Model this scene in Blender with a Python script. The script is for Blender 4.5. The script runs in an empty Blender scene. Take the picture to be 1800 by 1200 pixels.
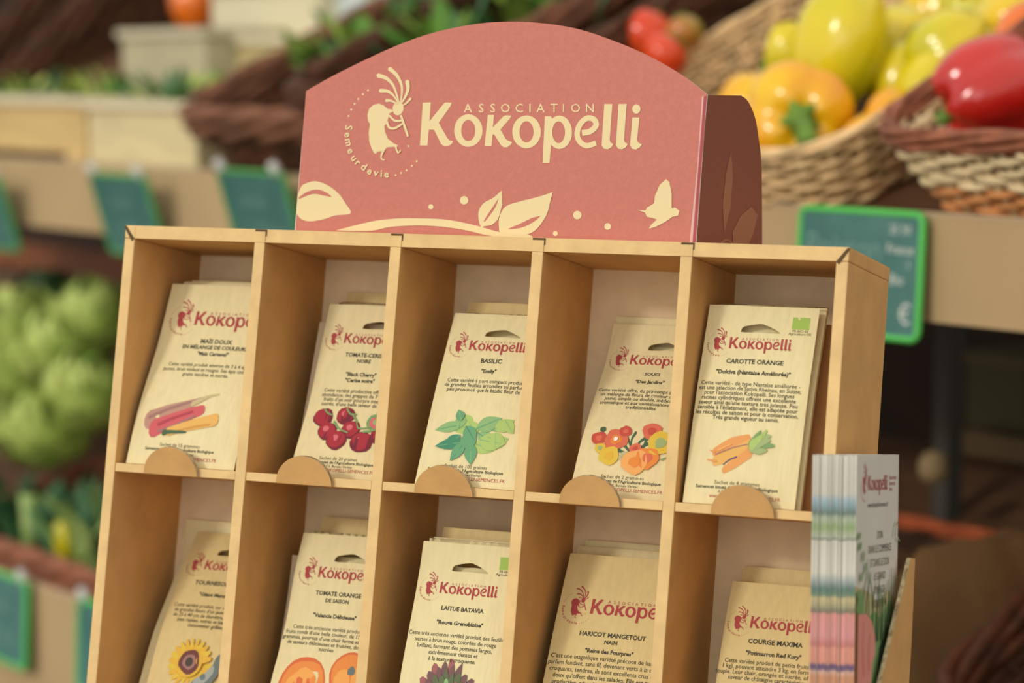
import bpy, bmesh, math, random
from mathutils import Vector, Matrix, noise
from mathutils.geometry import delaunay_2d_cdt
random.seed(7)
C = bpy.context.scene.collection
PI = math.pi

# ------------------------------------------------------------ camera
F = 4535.5                       # focal length in pixels of an 1800 px wide frame
PITCH = math.radians(5.9)
CAM = Vector((0, 0, 1.37))
RT = Vector((1, 0, 0)); FW = Vector((0, math.cos(PITCH), -math.sin(PITCH))); UP = Vector((0, math.sin(PITCH), math.cos(PITCH)))
cd = bpy.data.cameras.new('camera'); cam = bpy.data.objects.new('camera', cd); C.objects.link(cam)
cam.matrix_world = Matrix.Translation(CAM) @ Matrix((RT, UP, -FW)).transposed().to_4x4()
cd.sensor_width = 36; cd.lens = F * 36 / 1800; cd.clip_start = 0.05; cd.clip_end = 60
cd.dof.use_dof = True; cd.dof.focus_distance = 1.575; cd.dof.aperture_fstop = 4.6
cd.dof.aperture_blades = 9
bpy.context.scene.camera = cam

# ------------------------------------------------------------ light
def srgb(r, g, b):
    f = lambda c: (c / 255 / 12.92) if c / 255 <= .04045 else ((c / 255 + .055) / 1.055) ** 2.4
    return (f(r), f(g), f(b), 1)
w = bpy.data.worlds.new('world'); bpy.context.scene.world = w; w.use_nodes = True
w.node_tree.nodes['Background'].inputs[0].default_value = (1.0, .95, .88, 1)
w.node_tree.nodes['Background'].inputs[1].default_value = .95
sd = bpy.data.lights.new('sun', 'SUN'); sd.energy = 1.15; sd.angle = math.radians(7); sd.color = (1, .94, .84)
sun = bpy.data.objects.new('sun', sd); C.objects.link(sun)
sun.rotation_euler = Vector((.70, .66, -.46)).to_track_quat('-Z', 'Y').to_euler()
ad = bpy.data.lights.new('daylight_opening', 'AREA'); ad.energy = 24; ad.size = 2.6; ad.size_y = 1.8; ad.shape = 'RECTANGLE'; ad.color = (1, .96, .9)
al = bpy.data.objects.new('daylight_opening', ad); C.objects.link(al)
al.location = (-1.3, -1.7, 1.95); al.rotation_euler = (Vector((0, 1.9, 1.2)) - al.location).to_track_quat('-Z', 'Y').to_euler()
vs = bpy.context.scene.view_settings
vs.view_transform = 'Standard'; vs.look = 'None'; vs.gamma = 1; vs.exposure = -0.16; vs.use_curve_mapping = False

# ------------------------------------------------------------ materials
MATS = {}
def mat(name, col, rough=.75, var=.0, vscale=30, bump=0, bscale=80, stretch=(1, 1, 1), col2=None, spec=.3, coat=0, vlo=.35, vhi=.65):
    if name in MATS: return MATS[name]
    m = bpy.data.materials.new(name); m.use_nodes = True; nt = m.node_tree; b = nt.nodes['Principled BSDF']
    b.inputs['Roughness'].default_value = rough; b.inputs['Specular IOR Level'].default_value = spec
    b.inputs['Coat Weight'].default_value = coat; b.inputs['Coat Roughness'].default_value = .15
    c = srgb(*col); b.inputs['Base Color'].default_value = c
    tc = mp = None
    if var or col2 or bump:
        tc = nt.nodes.new('ShaderNodeTexCoord'); mp = nt.nodes.new('ShaderNodeMapping')
        mp.inputs['Scale'].default_value = stretch; nt.links.new(tc.outputs['Object'], mp.inputs[0])
    if var or col2:
        n = nt.nodes.new('ShaderNodeTexNoise'); n.inputs['Scale'].default_value = vscale; n.inputs['Detail'].default_value = 4
        nt.links.new(mp.outputs[0], n.inputs['Vector'])
        r = nt.nodes.new('ShaderNodeValToRGB'); r.color_ramp.elements[0].position = vlo; r.color_ramp.elements[1].position = vhi
        if col2: c0 = c; c1 = srgb(*col2)
        else: c0 = tuple(x * (1 - var) for x in c[:3]) + (1,); c1 = tuple(min(1, x * (1 + var)) for x in c[:3]) + (1,)
        r.color_ramp.elements[0].color = c0; r.color_ramp.elements[1].color = c1
        nt.links.new(n.outputs['Fac'], r.inputs[0]); nt.links.new(r.outputs[0], b.inputs['Base Color'])
    if bump:
        n2 = nt.nodes.new('ShaderNodeTexNoise'); n2.inputs['Scale'].default_value = bscale; n2.inputs['Detail'].default_value = 3
        nt.links.new(mp.outputs[0], n2.inputs['Vector'])
        bp = nt.nodes.new('ShaderNodeBump'); bp.inputs['Strength'].default_value = bump; bp.inputs['Distance'].default_value = .002
        nt.links.new(n2.outputs['Fac'], bp.inputs['Height']); nt.links.new(bp.outputs[0], b.inputs['Normal'])
    MATS[name] = m
    return m
K_EDGE = mat('kraft_edge', (226, 192, 134), .8, var=.07, vscale=60, bump=.15, bscale=300)
K_IN = mat('kraft_inner', (204, 156, 94), .85, var=.06, vscale=40, bump=.12, bscale=350)
K_SIDE = mat('kraft_side', (214, 166, 104), .85, var=.06, vscale=40, bump=.12, bscale=350)
K_TAB = mat('kraft_tab', (204, 158, 98), .8, var=.06, vscale=60, bump=.15, bscale=350)
K_BACK = mat('kraft_back_grey', (232, 208, 168), .85, var=.05, vscale=60, bump=.1, bscale=350)
K_CUT = mat('kraft_slot_dark', (96, 76, 48), .9)
K_FLUTE = mat('corrugated_edge', (150, 130, 96), .9, col2=(205, 188, 150), vscale=260, stretch=(1, 1, 1), bump=.8, bscale=420)
SIGN = mat('sign_red', (196, 116, 100), .62, var=.03, vscale=300, bump=.25, bscale=500, stretch=(1, 1, .6), spec=.4)
CREAM = mat('print_cream', (232, 212, 160), .7)
CREAM_SHADE = mat('print_cream_shaded', (160, 108, 80), .7)  # cream leaf print on the flap, its shade put into the colour
FLAP_SHADE = mat('flap_red_shaded', (138, 82, 64), .6, var=.03, vscale=300)  # sign red darkened to brown: the flap's shade is painted in
WHITE_EDGE = mat('white_card_edge', (240, 232, 220), .7)
PAPER = mat('packet_paper', (228, 214, 164), .72, var=.035, vscale=260, stretch=(1, 1, .08), bump=.22, bscale=500, spec=.35)
PAPER_TAN = mat('packet_paper_tan', (216, 194, 136), .72, var=.035, vscale=260, stretch=(1, 1, .08), bump=.22, bscale=500, spec=.35)
PAPER_BROWN = mat('packet_paper_brown', (176, 128, 78), .8, var=.05, vscale=200, stretch=(1, 1, .1), bump=.2, bscale=400)  # brown kraft, made darker to carry the compartment's shade
PAL = dict(red=(170, 62, 66), black=(62, 60, 46), grey=(112, 106, 84), green=(160, 190, 90), white=(240, 236, 225),
  carrot=(226, 158, 92), carrot2=(214, 136, 76), cgreen=(160, 178, 120), cgreen2=(128, 160, 104), mauve=(186, 142, 124), mauve2=(160, 118, 112), pink=(204, 96, 100), pink2=(176, 72, 84),
  corn=(226, 176, 96), corn2=(206, 150, 74), tom=(168, 52, 64), tom2=(120, 44, 56), tomhi=(212, 110, 116), leaf1=(140, 180, 120), leaf2=(104, 160, 116), leaf3=(170, 196, 112), leaf4=(70, 136, 104),
  orange=(228, 140, 66), orange2=(216, 112, 60), yellow=(222, 190, 70), coral=(216, 112, 84), coral2=(198, 84, 70), peach=(236, 172, 100), sun=(222, 178, 66), sunc=(112, 66, 60), sunc2=(76, 70, 58), slate=(110, 122, 120), slate2=(160, 166, 160),
  pump=(228, 142, 72), pump2=(236, 168, 88), pump3=(214, 112, 66), lett=(120, 88, 88), lett2=(160, 98, 96), lett3=(98, 110, 76), lett4=(186, 170, 120), bean=(64, 112, 76), flower=(216, 160, 160), shade=(196, 182, 134),
  sred=(198, 116, 98), lred=(172, 70, 70), sky=(160, 196, 216), grass=(126, 160, 100), dgreen=(78, 104, 78), skin=(226, 150, 134), skin2=(206, 120, 108), nail=(242, 206, 190), lgrey=(196, 196, 186), purple=(96, 70, 120))
def ink(n): return mat('ink_' + n, PAL[n], .7)

# ------------------------------------------------------------ mesh helpers
class MB:
    def __init__(s): s.v = []; s.f = []; s.m = []; s.mats = []
    def mi(s, m):
        if m not in s.mats: s.mats.append(m)
        return s.mats.index(m)
    def add(s, vs, fs, m):
        o = len(s.v); s.v += [tuple(v) for v in vs]; k = s.mi(m)
        for f in fs: s.f.append(tuple(i + o for i in f)); s.m.append(k)
    def box(s, x0, x1, y0, y1, z0, z1, m, T=None):
        vs = [Vector((x, y, z)) for z in (z0, z1) for y in (y0, y1) for x in (x0, x1)]
        if T is not None: vs = [T @ v for v in vs]
        s.add(vs, [(0, 2, 3, 1), (4, 5, 7, 6), (0, 1, 5, 4), (2, 6, 7, 3), (0, 4, 6, 2), (1, 3, 7, 5)], m)
    def prism(s, pts, a, b, m, axis=1, m_side=None, T=None):
        """2D outline extruded along axis from a to b"""
        def P(p, h):
            q = [0, 0, 0]; o = [i for i in range(3) if i != axis]; q[o[0]] = p[0]; q[o[1]] = p[1]; q[axis] = h
            q = Vector(q); return T @ q if T is not None else q
        n = len(pts); vs = [P(p, a) for p in pts] + [P(p, b) for p in pts]
        s.add(vs, [tuple(range(n)), tuple(range(2 * n - 1, n - 1, -1))], m)
        s.add(vs, [(i, i + n, (i + 1) % n + n, (i + 1) % n) for i in range(n)], m_side or m)
    def tube(s, pts, r, m, n=6, closed=False, cap=True):
        pts = [Vector(p) for p in pts]; N = len(pts); ring = []
        up = Vector((0, 0, 1)); prev = None
        for i, p in enumerate(pts):
            if closed: d = pts[(i + 1) % N] - pts[i - 1]
            else: d = pts[min(i + 1, N - 1)] - pts[max(i - 1, 0)]
            if d.length < 1e-9: d = Vector((0, 0, 1))
            d.normalize()
            a = (prev - d * prev.dot(d)) if prev is not None else d.cross(up if abs(d.z) < .9 else Vector((1, 0, 0)))
            if a.length < 1e-6: a = d.orthogonal()
            a.normalize(); prev = a; b = d.cross(a)
            rr = r[i] if isinstance(r, (list, tuple)) else r
            ring += [p + (a * math.cos(2 * PI * k / n) + b * math.sin(2 * PI * k / n)) * rr for k in range(n)]
        fs = []
        M = N if closed else N - 1
        for i in range(M):
            for k in range(n):
                j = (i + 1) % N; fs.append((i * n + k, i * n + (k + 1) % n, j * n + (k + 1) % n, j * n + k))
        if cap and not closed: fs += [tuple(range(n - 1, -1, -1)), tuple((N - 1) * n + k for k in range(n))]
        s.add(ring, fs, m)
    def build(s, name, parent=None, smooth=False, fix=True):
        me = bpy.data.meshes.new(name); me.from_pydata(s.v, [], s.f)
        for m in s.mats: me.materials.append(m)
        me.polygons.foreach_set('material_index', s.m)
        if smooth: me.polygons.foreach_set('use_smooth', [True] * len(me.polygons))
        if fix:
            bm = bmesh.new(); bm.from_mesh(me); bmesh.ops.recalc_face_normals(bm, faces=bm.faces); bm.to_mesh(me); bm.free()
        me.update()
        o = bpy.data.objects.new(name, me); C.objects.link(o)
        if parent: o.parent = parent
        return o
def tag(o, label=None, cat=None, group=None, kind=None):
    if label: o['label'] = label
    if cat: o['category'] = cat
    if group: o['group'] = group
    if kind: o['kind'] = kind
    return o
def empty(name, M, label=None, cat=None, group=None):
    o = bpy.data.objects.new(name, None); o.empty_display_size = .02; C.objects.link(o)
    o.matrix_world = M if isinstance(M, Matrix) else Matrix.Translation(M)
    return tag(o, label, cat, group)
def copy_tree(o, parent=None):
    c = o.copy(); C.objects.link(c)
    if parent: c.parent = parent
    for ch in [x for x in C.objects if x.parent == o]: copy_tree(ch, c)
    return c
def spline(P, n=8, closed=False):
    P = [Vector(p) for p in P]; out = []; N = len(P)
    for i in range(N if closed else N - 1):
        if closed: a, b, c, d = P[i - 1], P[i], P[(i + 1) % N], P[(i + 2) % N]
        else: a, b, c, d = P[max(i - 1, 0)], P[i], P[i + 1], P[min(i + 2, N - 1)]
        for k in range(n):
            t = k / n
            out.append(.5 * ((2 * b) + (c - a) * t + (2 * a - 5 * b + 4 * c - d) * t * t + (3 * b - a - 3 * c + d) * t ** 3))
    if not closed: out.append(P[-1])
    return out
# ---- flat artwork: list of (2D verts, faces, colour); layers never coincide
def fill(loop, spacing=None, hole=None):
    loop = [Vector((p[0], p[1])) for p in loop]
    pts = list(loop); n = len(loop); faces = [list(range(n))]
    if hole:
        h = [Vector((p[0], p[1])) for p in hole]; m = len(h); pts += h
    if spacing:
        xs = [p.x for p in loop]; ys = [p.y for p in loop]
        def inside(q, L):
            c = False; j = len(L) - 1
            for i in range(len(L)):
                if (L[i].y > q.y) != (L[j].y > q.y) and q.x < (L[j].x - L[i].x) * (q.y - L[i].y) / (L[j].y - L[i].y) + L[i].x: c = not c
                j = i
            return c
        y = min(ys) + spacing / 2
        while y < max(ys):
            x = min(xs) + spacing / 2
            while x < max(xs):
                q = Vector((x, y))
                if inside(q, loop) and not (hole and inside(q, h)): pts.append(q)
                x += spacing
            y += spacing
    edges = [(i, (i + 1) % n) for i in range(n)]
    if hole: edges += [(n + i, n + (i + 1) % m) for i in range(m)]
    v, e, f, _, _, _ = delaunay_2d_cdt(pts, edges, [], 1, 1e-7)
    if hole:
        f2 = []
        for t in f:
            c = sum((v[i] for i in t), Vector((0, 0))) / len(t)
            cc = False; j = m - 1
            for i in range(m):
                if (h[i].y > c.y) != (h[j].y > c.y) and c.x < (h[j].x - h[i].x) * (c.y - h[i].y) / (h[j].y - h[i].y) + h[i].x: cc = not cc
                j = i
            if not cc: f2.append(t)
        f = f2
    return [tuple(p) for p in v], [tuple(t) for t in f]
class Art:
    def __init__(s): s.i = []
    def raw(s, v, f, col, layer=None): s.i.append((v, f, col, len(s.i) if layer is None else layer))
    def poly(s, loop, col, sp=None): v, f = fill(loop, sp); s.raw(v, f, col)
    def ell(s, cx, cy, rx, ry, col, rot=0, n=20, wob=0, sp=None):
        c, q = math.cos(rot), math.sin(rot); L = []
        for k in range(n):
            a = 2 * PI * k / n; r = 1 + wob * math.sin(a * 3 + cx * 999) + wob * .7 * math.sin(a * 5 + cy * 777)
            x, y = rx * r * math.cos(a), ry * r * math.sin(a); L.append((cx + x * c - y * q, cy + x * q + y * c))
        s.poly(L, col, sp)
    def ring(s, cx, cy, ro, ri, col, n=28, rot=0, dc=(0, 0)):
        v = []
        for k in range(n):
            a = 2 * PI * k / n
            for (rx, ry), d in ((ro, (0, 0)), (ri, dc)):
                x, y = rx * math.cos(a), ry * math.sin(a)
                v.append((cx + d[0] + x * math.cos(rot) - y * math.sin(rot), cy + d[1] + x * math.sin(rot) + y * math.cos(rot)))
        s.raw(v, [(2 * k, (2 * k + 2) % (2 * n), (2 * k + 3) % (2 * n), 2 * k + 1) for k in range(n)], col)
    def stroke(s, pts, w0, w1, col, n=5, rnd=True):
        P = spline([(p[0], p[1], 0) for p in pts], n); N = len(P); L = []; R = []
        for i, p in enumerate(P):
            d = (P[min(i + 1, N - 1)] - P[max(i - 1, 0)]); d.normalize(); q = Vector((-d.y, d.x, 0)); t = i / (N - 1)
            hw = (w0 + (w1 - w0) * t) / 2; L.append(p + q * hw); R.append(p - q * hw)
        v = [tuple(x.xy) for x in L + R]; s.raw(v, [(i, i + 1, N + i + 1, N + i) for i in range(N - 1)], col)
        if rnd:
            s.ell(P[0].x, P[0].y, w0 / 2, w0 / 2, col, n=10); s.ell(P[-1].x, P[-1].y, w1 / 2, w1 / 2, col, n=10)
    def text(s, txt, cx, cy, size, col, bold=0, align='CENTER', rot=0, sx=1, flip=1):
        v, f = glyphs(txt, bold, align); c, q = math.cos(rot), math.sin(rot)
        out = [(cx + (x * sx * c - y * q) * size, cy + flip * (x * sx * q + y * c) * size) for x, y in v]
        s.raw(out, f, col)
    def xf(s, fn):
        a = Art(); a.i = [([fn(*p) for p in v], f, c, l) for v, f, c, l in s.i]; return a
    def merge(s, o):
        b = len(s.i); s.i += [(v, f, c, l + b) for v, f, c, l in o.i]
    def build(s, name, mp, parent, recol=None, step=2.5e-5, base=1.2e-4):
        mb = MB()
        for v, f, c, l in s.i:
            c = recol or c; m = ink(c) if isinstance(c, str) else c
            mb.add([mp(x, y, base + step * l) for x, y in v], f, m)
        return mb.build(name, parent, fix=False)
GL = {}
def glyphs(txt, bold, align):
    k = (txt, bold, align)
    if k in GL: return GL[k]
    cu = bpy.data.curves.new('t', 'FONT'); cu.body = txt; cu.size = 1; cu.offset = bold; cu.align_x = align; cu.resolution_u = 2; cu.space_line = 1
    o = bpy.data.objects.new('t', cu); me = bpy.data.meshes.new_from_object(o)
    r = ([(v.co.x, v.co.y) for v in me.vertices], [tuple(p.vertices) for p in me.polygons])
    bpy.data.objects.remove(o); bpy.data.curves.remove(cu); bpy.data.meshes.remove(me); GL[k] = r
    return r

# ------------------------------------------------------------ rack frame (units of one compartment pitch)
U = .095
MR = Matrix(((0.92505822, -0.07576073, 0.37219296), (0.04341892, 0.9945744, 0.09453337), (-0.37733551, -0.07128866, 0.92332868)))
TR = Vector((-2.6029077, -0.79344334, 17.63181919))
def cam2w(c): return RT * c[0] - UP * c[1] + FW * c[2]
Xw = cam2w(MR.col[0]); Zw = -cam2w(MR.col[1]); Yw = cam2w(MR.col[2])
RACK = Matrix((Xw, Yw, Zw)).transposed().to_4x4(); RACK.translation = CAM + cam2w(TR) * U
RI = RACK.inverted()
def ray(u, v): return cam2w(Vector(((u - 900) / F, (v - 600) / F, 1)))
def rk(u, v, axis, val):
    """where the line of sight of a photo pixel meets the rack plane axis=val (rack units)"""
    o = RI @ CAM; d = RI.to_3x3() @ ray(u, v); t = (val * U - o[axis]) / d[axis]
    return (o + d * t) / U
ROWH = 1.68; ZB = -3 * ROWH - .09; DEP = .936; ODEP = 1.04; TW = .078; SHT = .058
RACKM = RACK

# shelf (market stall) frame
def hpoint(u, v, drop):
    d = ray(u, v); return CAM + d * (-drop / d.z)
SA = hpoint(1750, 385, .118); SB = hpoint(100, 285, .118)
SD = (SA - SB); SD.z = 0; SD.normalize()            # along the stall, towards its near right end
SN = Vector((SD.y, -SD.x, 0));                       # points away from the viewer?
if SN.dot(FW) < 0: SN = -SN
ZA = SA.z                                            # top of upper cardboard edging
def stall(u, v, n):
    """point seen at pixel on the vertical plane n metres behind the edging -> (s, n, z)"""
    d = ray(u, v); P0 = SA + SN * n; t = (P0 - CAM).dot(SN) / d.dot(SN); p = CAM + d * t
    return (p - SA).dot(SD), n, p.z
def SW(s, n, z): q = SA + SD * s + SN * n; return Vector((q.x, q.y, z))
SROT = Matrix((SD, SN, Vector((0, 0, 1)))).transposed()   # local x along stall, y away, z up
def SM(s, n, z, tilt=0, yaw=0, roll=0):
    M = SROT.to_4x4() @ Matrix.Rotation(yaw, 4, 'Z') @ Matrix.Rotation(tilt, 4, 'X') @ Matrix.Rotation(roll, 4, 'Y'); M.translation = SW(s, n, z); return M
print('stall', SA, SB, SD, SN)
exec_order = 0

# ------------------------------------------------------------ setting
def struct(name, mb): o = mb.build(name); o['kind'] = 'structure'; return o
FLOOR = mat('floor_concrete', (66, 56, 46), .85, var=.15, vscale=6)
WALLM = mat('wall_dark_brown', (44, 30, 20), .9, var=.2, vscale=5)
mb = MB(); mb.box(-8, 4, -3, 11, -.05, 0, FLOOR); struct('floor', mb)
mb = MB(); T = SM(-.4, 1.75, 0)
mb.box(-8.6, 2.6, 0, .08, .0, 2.7, WALLM, T); struct('wall_back', mb)
# ------------------------------------------------------------ display rack
rack = empty('display_rack', RACKM @ Matrix.Translation(Vector((2.5 * U, ODEP / 2 * U, ZB * U))),
             'brown cardboard seed packet rack with ten visible compartments and a red arched header', 'display rack')
ROOT = Vector((2.5, ODEP / 2, ZB))
def R(x, y, z): return (Vector((x, y, z)) - ROOT) * U
RT4 = Matrix.Translation(-ROOT * U) @ Matrix.Diagonal((U, U, U, 1))
def rbox(name, x0, x1, y0, y1, z0, z1, m, parent=rack, front=None, back=None):
    mb = MB(); mb.box(x0, x1, y0, y1, z0, z1, m, RT4)
    if front: mb.m[2] = mb.mi(front)
    if back: mb.m[3] = mb.mi(back)
    return mb.build(name, parent, fix=False)
h2 = TW / 2
tag(rbox('back_panel', -h2 + .004, 5 + h2 - .004, DEP, DEP + .05, ZB, -.02, K_BACK), 'greyish inner back panel')
rbox('base_panel', -h2, 5 + h2, 0, DEP, ZB, ZB + SHT, K_IN, front=K_EDGE)
AT = .088                                            # height of the top front edge
rbox('top_panel', -h2 + .001, 5 + h2 - .001, 0, ODEP, -AT, 0, K_SIDE, front=K_EDGE)
# outer sides, folded double, running a little past the back
for nm, x0, x1 in (('outer_side', -h2, h2), ('outer_side', 5 - h2, 5 + h2)):
    mb = MB(); a = 0 if x0 > 0 else 0
    mb.box(x0, x1, -.004, ODEP, ZB, -AT - .0015, K_SIDE, RT4); mb.m[2] = mb.mi(K_EDGE)
    mb.box(x0 - .001, x1 + .001, -.0045, ODEP + .002, -AT - .0012, -.004, K_SIDE, RT4); mb.m[8] = mb.mi(K_EDGE)
    o = mb.build(nm, rack, fix=False); bv = o.modifiers.new('soft', 'BEVEL'); bv.width = .0008; bv.segments = 2
# mitred corner gaps at the folded corners
for x, sg in ((h2, -1), (5 - h2, 1)):
    mb = MB(); mb.prism([(x, -AT - .004), (x + sg * .07, -.004), (x + sg * .086, -.012), (x + sg * .02, -AT - .02)], -.0085, -.0055, K_CUT, 1, T=RT4)
    mb.build('corner_gap', rack)
for k in range(1, 5):
    d = rbox('divider', k - h2, k + h2, -.006, DEP, ZB + SHT, -AT - .001, K_IN, front=K_EDGE)
    bv = d.modifiers.new('soft', 'BEVEL'); bv.width = .0005; bv.segments = 2
    # head of the divider hooked over the top panel, with its dark cut slot
    mb = MB(); mb.box(k - h2, k + h2, -.0075, .02, -AT - .001, -.016, K_EDGE, RT4); mb.build('divider_head', d, fix=False)
    mb = MB(); mb.box(k - h2, k + h2 + .008, -.0066, .018, -.0158, -.002, K_CUT, RT4)
    mb.box(k + h2, k + h2 + .008, -.0066, .018, -.045, -.0158, K_CUT, RT4); mb.build('cut_slot', d, fix=False)
def half_disc(rx, rz, n=24):
    return [(rx * math.cos(PI * i / n), rz * math.sin(PI * i / n)) for i in range(n + 1)]
for r in (1, 2):
    z0 = -r * ROWH
    for k in range(5):
        sh = rbox('shelf', k + h2 + .001, k + 1 - h2 - .001, .0, DEP - .002, z0, z0 + SHT, K_SIDE, front=K_EDGE)
        bv = sh.modifiers.new('soft', 'BEVEL'); bv.width = .0004; bv.segments = 2
        mb = MB(); T = RT4 @ Matrix.Translation((k + .487, .0, z0 + .008)) @ Matrix.Rotation(math.radians(13), 4, 'X')
        mb.prism(half_disc(.203, .19), -.034, -.004, K_TAB, 1, m_side=K_FLUTE, T=T)
        tag(mb.build('retaining_tab', sh), 'half-round cardboard tab')
# wedge foot that carries the leaning rack
TABLE_Z = None
corners = [RACK @ (Vector((x, y, ZB)) * U) for x in (0, 5) for y in (0, ODEP)]
TABLE_Z = min(c.z for c in corners) - .004
mb = MB(); W0 = rack.matrix_world.inverted()
top = [RACK @ (Vector((x, y, ZB - .002)) * U) for x, y in ((-.02, .0), (5.02, 0), (5.02, ODEP), (-.02, ODEP))]
bot = [Vector((p.x, p.y, TABLE_Z)) for p in top]
mb.add([W0 @ p for p in top + bot], [(0, 1, 2, 3), (7, 6, 5, 4), (0, 4, 5, 1), (1, 5, 6, 2), (2, 6, 7, 3), (3, 7, 4, 0)], K_SIDE)
mb.build('wedge_foot', rack)

# ---- header sign
SY = .1
def sgn(u, v):
    p = rk(u, v, 1, SY); return (p.x, p.z)
outline_px = [(520, 404), (538, 160), (580, 136), (640, 106), (700, 79), (760, 58), (830, 43), (893, 38), (955, 41), (1020, 52), (1090, 76), (1150, 103), (1205, 136), (1243, 166), (1222, 430)]
ol = [sgn(*p) for p in outline_px]; ol[0] = (1.204, .0); ol[-1] = (4.018, .0)
arc = [(p.x, p.y) for p in spline([(a, b, 0) for a, b in ol[1:-1]], 5)]
hdr_loop = [ol[0]] + arc + [ol[-1]]
mb = MB(); mb.prism(hdr_loop, SY, SY + .026, SIGN, 1, m_side=WHITE_EDGE, T=RT4)
header = tag(mb.build('header_sign', rack), 'red arched header card with cream lettering')
def hp(x, z, off): return R(x, SY - off / U, z)
# side flaps
def flap(sign, xe):
    a = math.radians(11); T = Matrix.Translation((xe, SY + .006, 0)) @ Matrix.Rotation(-sign * a, 4, 'Z')
    Ti = T.inverted(); L = [(0, .0), (0, .95)]
    O = Ti @ ((RI @ CAM) / U)
    pts = []
    for u, v in ((1300, 168), (1312, 178), (1324, 205), (1331, 245), (1336, 300), (1340, 420)):
        if sign < 0: break
        d = Ti.to_3x3() @ (RI.to_3x3() @ ray(u, v)); t = -O.x / d.x; q = O + d * t; pts.append((q.y, q.z))
    if sign > 0: FLP.extend(pts); print('flap', pts)
    pts = FLP; pts = pts[:-1] + [(pts[-1][0], 0)]
    L += [(p.x, p.y) for p in spline([(p[0], p[1], 0) for p in pts], 4)]
    T = RT4 @ T
    mb = MB(); mb.prism(L, -.012, .012, FLAP_SHADE, 0, m_side=WHITE_EDGE, T=T); o = mb.build('side_flap', header)
    tag(o, 'red side flap folded back, its shade painted in brown')
    return o, T
FLP = []
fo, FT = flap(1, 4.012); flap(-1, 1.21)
fa = Art()
fa.poly([(.42, .12), (.36, .3), (.38, .5), (.44, .66), (.5, .5), (.5, .3)], CREAM_SHADE); fa.poly([(.6, .02), (.56, .14), (.68, .26), (.86, .34), (.98, .3), (.92, .16), (.8, .04)], CREAM_SHADE)
fa.stroke([(.3, 0), (.45, .08), (.62, .06)], .02, .01, CREAM_SHADE)
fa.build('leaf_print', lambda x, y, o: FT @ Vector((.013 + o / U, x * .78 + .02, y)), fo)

# ---- artwork of the header (traced in photo pixels, laid flat on the card)
def Z5(p): return (580 + p[0] / 5, 100 + p[1] / 5)
def Z4(p): return (720 + p[0] / 4.2857, 160 + p[1] / 4.2857)
def Z2(p): return (500 + p[0] / 2, p[1] / 2)
fig = Art()
fig.poly([(430, 410), (385, 420), (345, 455), (330, 510), (335, 560), (352, 590), (342, 660), (345, 740), (365, 800), (385, 840), (402, 855), (420, 832), (465, 828), (485, 820), (500, 795), (560, 790), (590, 797), (600, 778), (560, 760), (510, 720), (485, 660), (478, 610), (500, 580), (515, 530), (525, 495), (556, 478), (545, 462), (510, 458), (470, 425)], CREAM)
fig.ell(600, 452, 48, 62, CREAM, rot=.2)
for P, a, b in (([(430, 165), (500, 190), (562, 262), (605, 395)], 40, 12), ([(530, 108), (590, 165), (633, 262), (625, 395)], 38, 12), ([(450, 298), (510, 303), (560, 340), (600, 400)], 36, 10),
                ([(500, 385), (540, 387), (590, 410)], 27, 11), ([(683, 222), (688, 285), (665, 350), (634, 402)], 38, 12), ([(710, 370), (680, 402), (645, 430)], 22, 11),
                ([(528, 520), (575, 562), (640, 560)], 18, 18), ([(505, 575), (525, 622), (575, 628), (640, 590)], 22, 18), ([(630, 520), (660, 610), (688, 695)], 20, 20),
                ([(480, 815), (456, 870), (462, 900), (484, 906)], 18, 10), ([(582, 785), (592, 820), (604, 845), (626, 824)], 16, 10)):
    fig.stroke(P, a, b, CREAM)
circ = Art()
for x, y in [(335, 293), (290, 328), (250, 370), (218, 412), (188, 463), (165, 520), (690, 785), (765, 918), (722, 958), (675, 997), (628, 1020), (580, 1040)]: circ.ell(x, y, 9, 9, CREAM, n=8)
for ch, x, y, a in (('S', 160, 622, -92), ('e', 155, 685, -85), ('m', 163, 752, -76), ('e', 181, 828, -62), ('u', 212, 892, -52), ('r', 246, 932, -42), ('d', 300, 972, -32), ('e', 350, 1008, -22), ('v', 408, 1025, -10), ('i', 455, 1032, -3), ('e', 500, 1036, 3)):
    # photo y runs down: text is flipped when mapped
    v, f = glyphs(ch, .02, 'CENTER'); q = math.radians(a); s = 90
    circ.raw([(x + (vx * math.cos(q) - (vy - .26) * math.sin(q)) * s, y - (vx * math.sin(q) + (vy - .26) * math.cos(q)) * s) for vx, vy in v], f, CREAM)
word = Art()
word.poly([(100, 88), (160, 85), (150, 228), (255, 98), (268, 86), (318, 88), (308, 114), (220, 240), (285, 355), (303, 372), (328, 378), (318, 398), (292, 416), (262, 416), (238, 400), (185, 292), (146, 290), (135, 410), (78, 410)], CREAM)
word.ring(443, 298, (107, 123), (53, 80), CREAM)
word.poly([(590, 180), (637, 180), (628, 275), (705, 192), (722, 183), (768, 185), (755, 210), (685, 290), (725, 362), (745, 376), (774, 384), (762, 405), (737, 424), (710, 424), (690, 410), (638, 327), (626, 327), (618, 415), (566, 415), (577, 300)], CREAM)
word.ring(882, 308, (108, 124), (53, 80), CREAM)
word.poly([(1020, 190), (1066, 190), (1078, 214), (1074, 320), (1055, 542), (1003, 542), (1013, 330)], CREAM)
word.ring(1130, 311, (95, 126), (48, 82), CREAM, dc=(-6, 0))
word.stroke([(1300, 316), (1362, 304), (1406, 258), (1388, 214), (1336, 206), (1286, 250), (1263, 320), (1282, 380), (1335, 412), (1405, 392)], 44, 40, CREAM, n=7, rnd=False)
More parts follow.
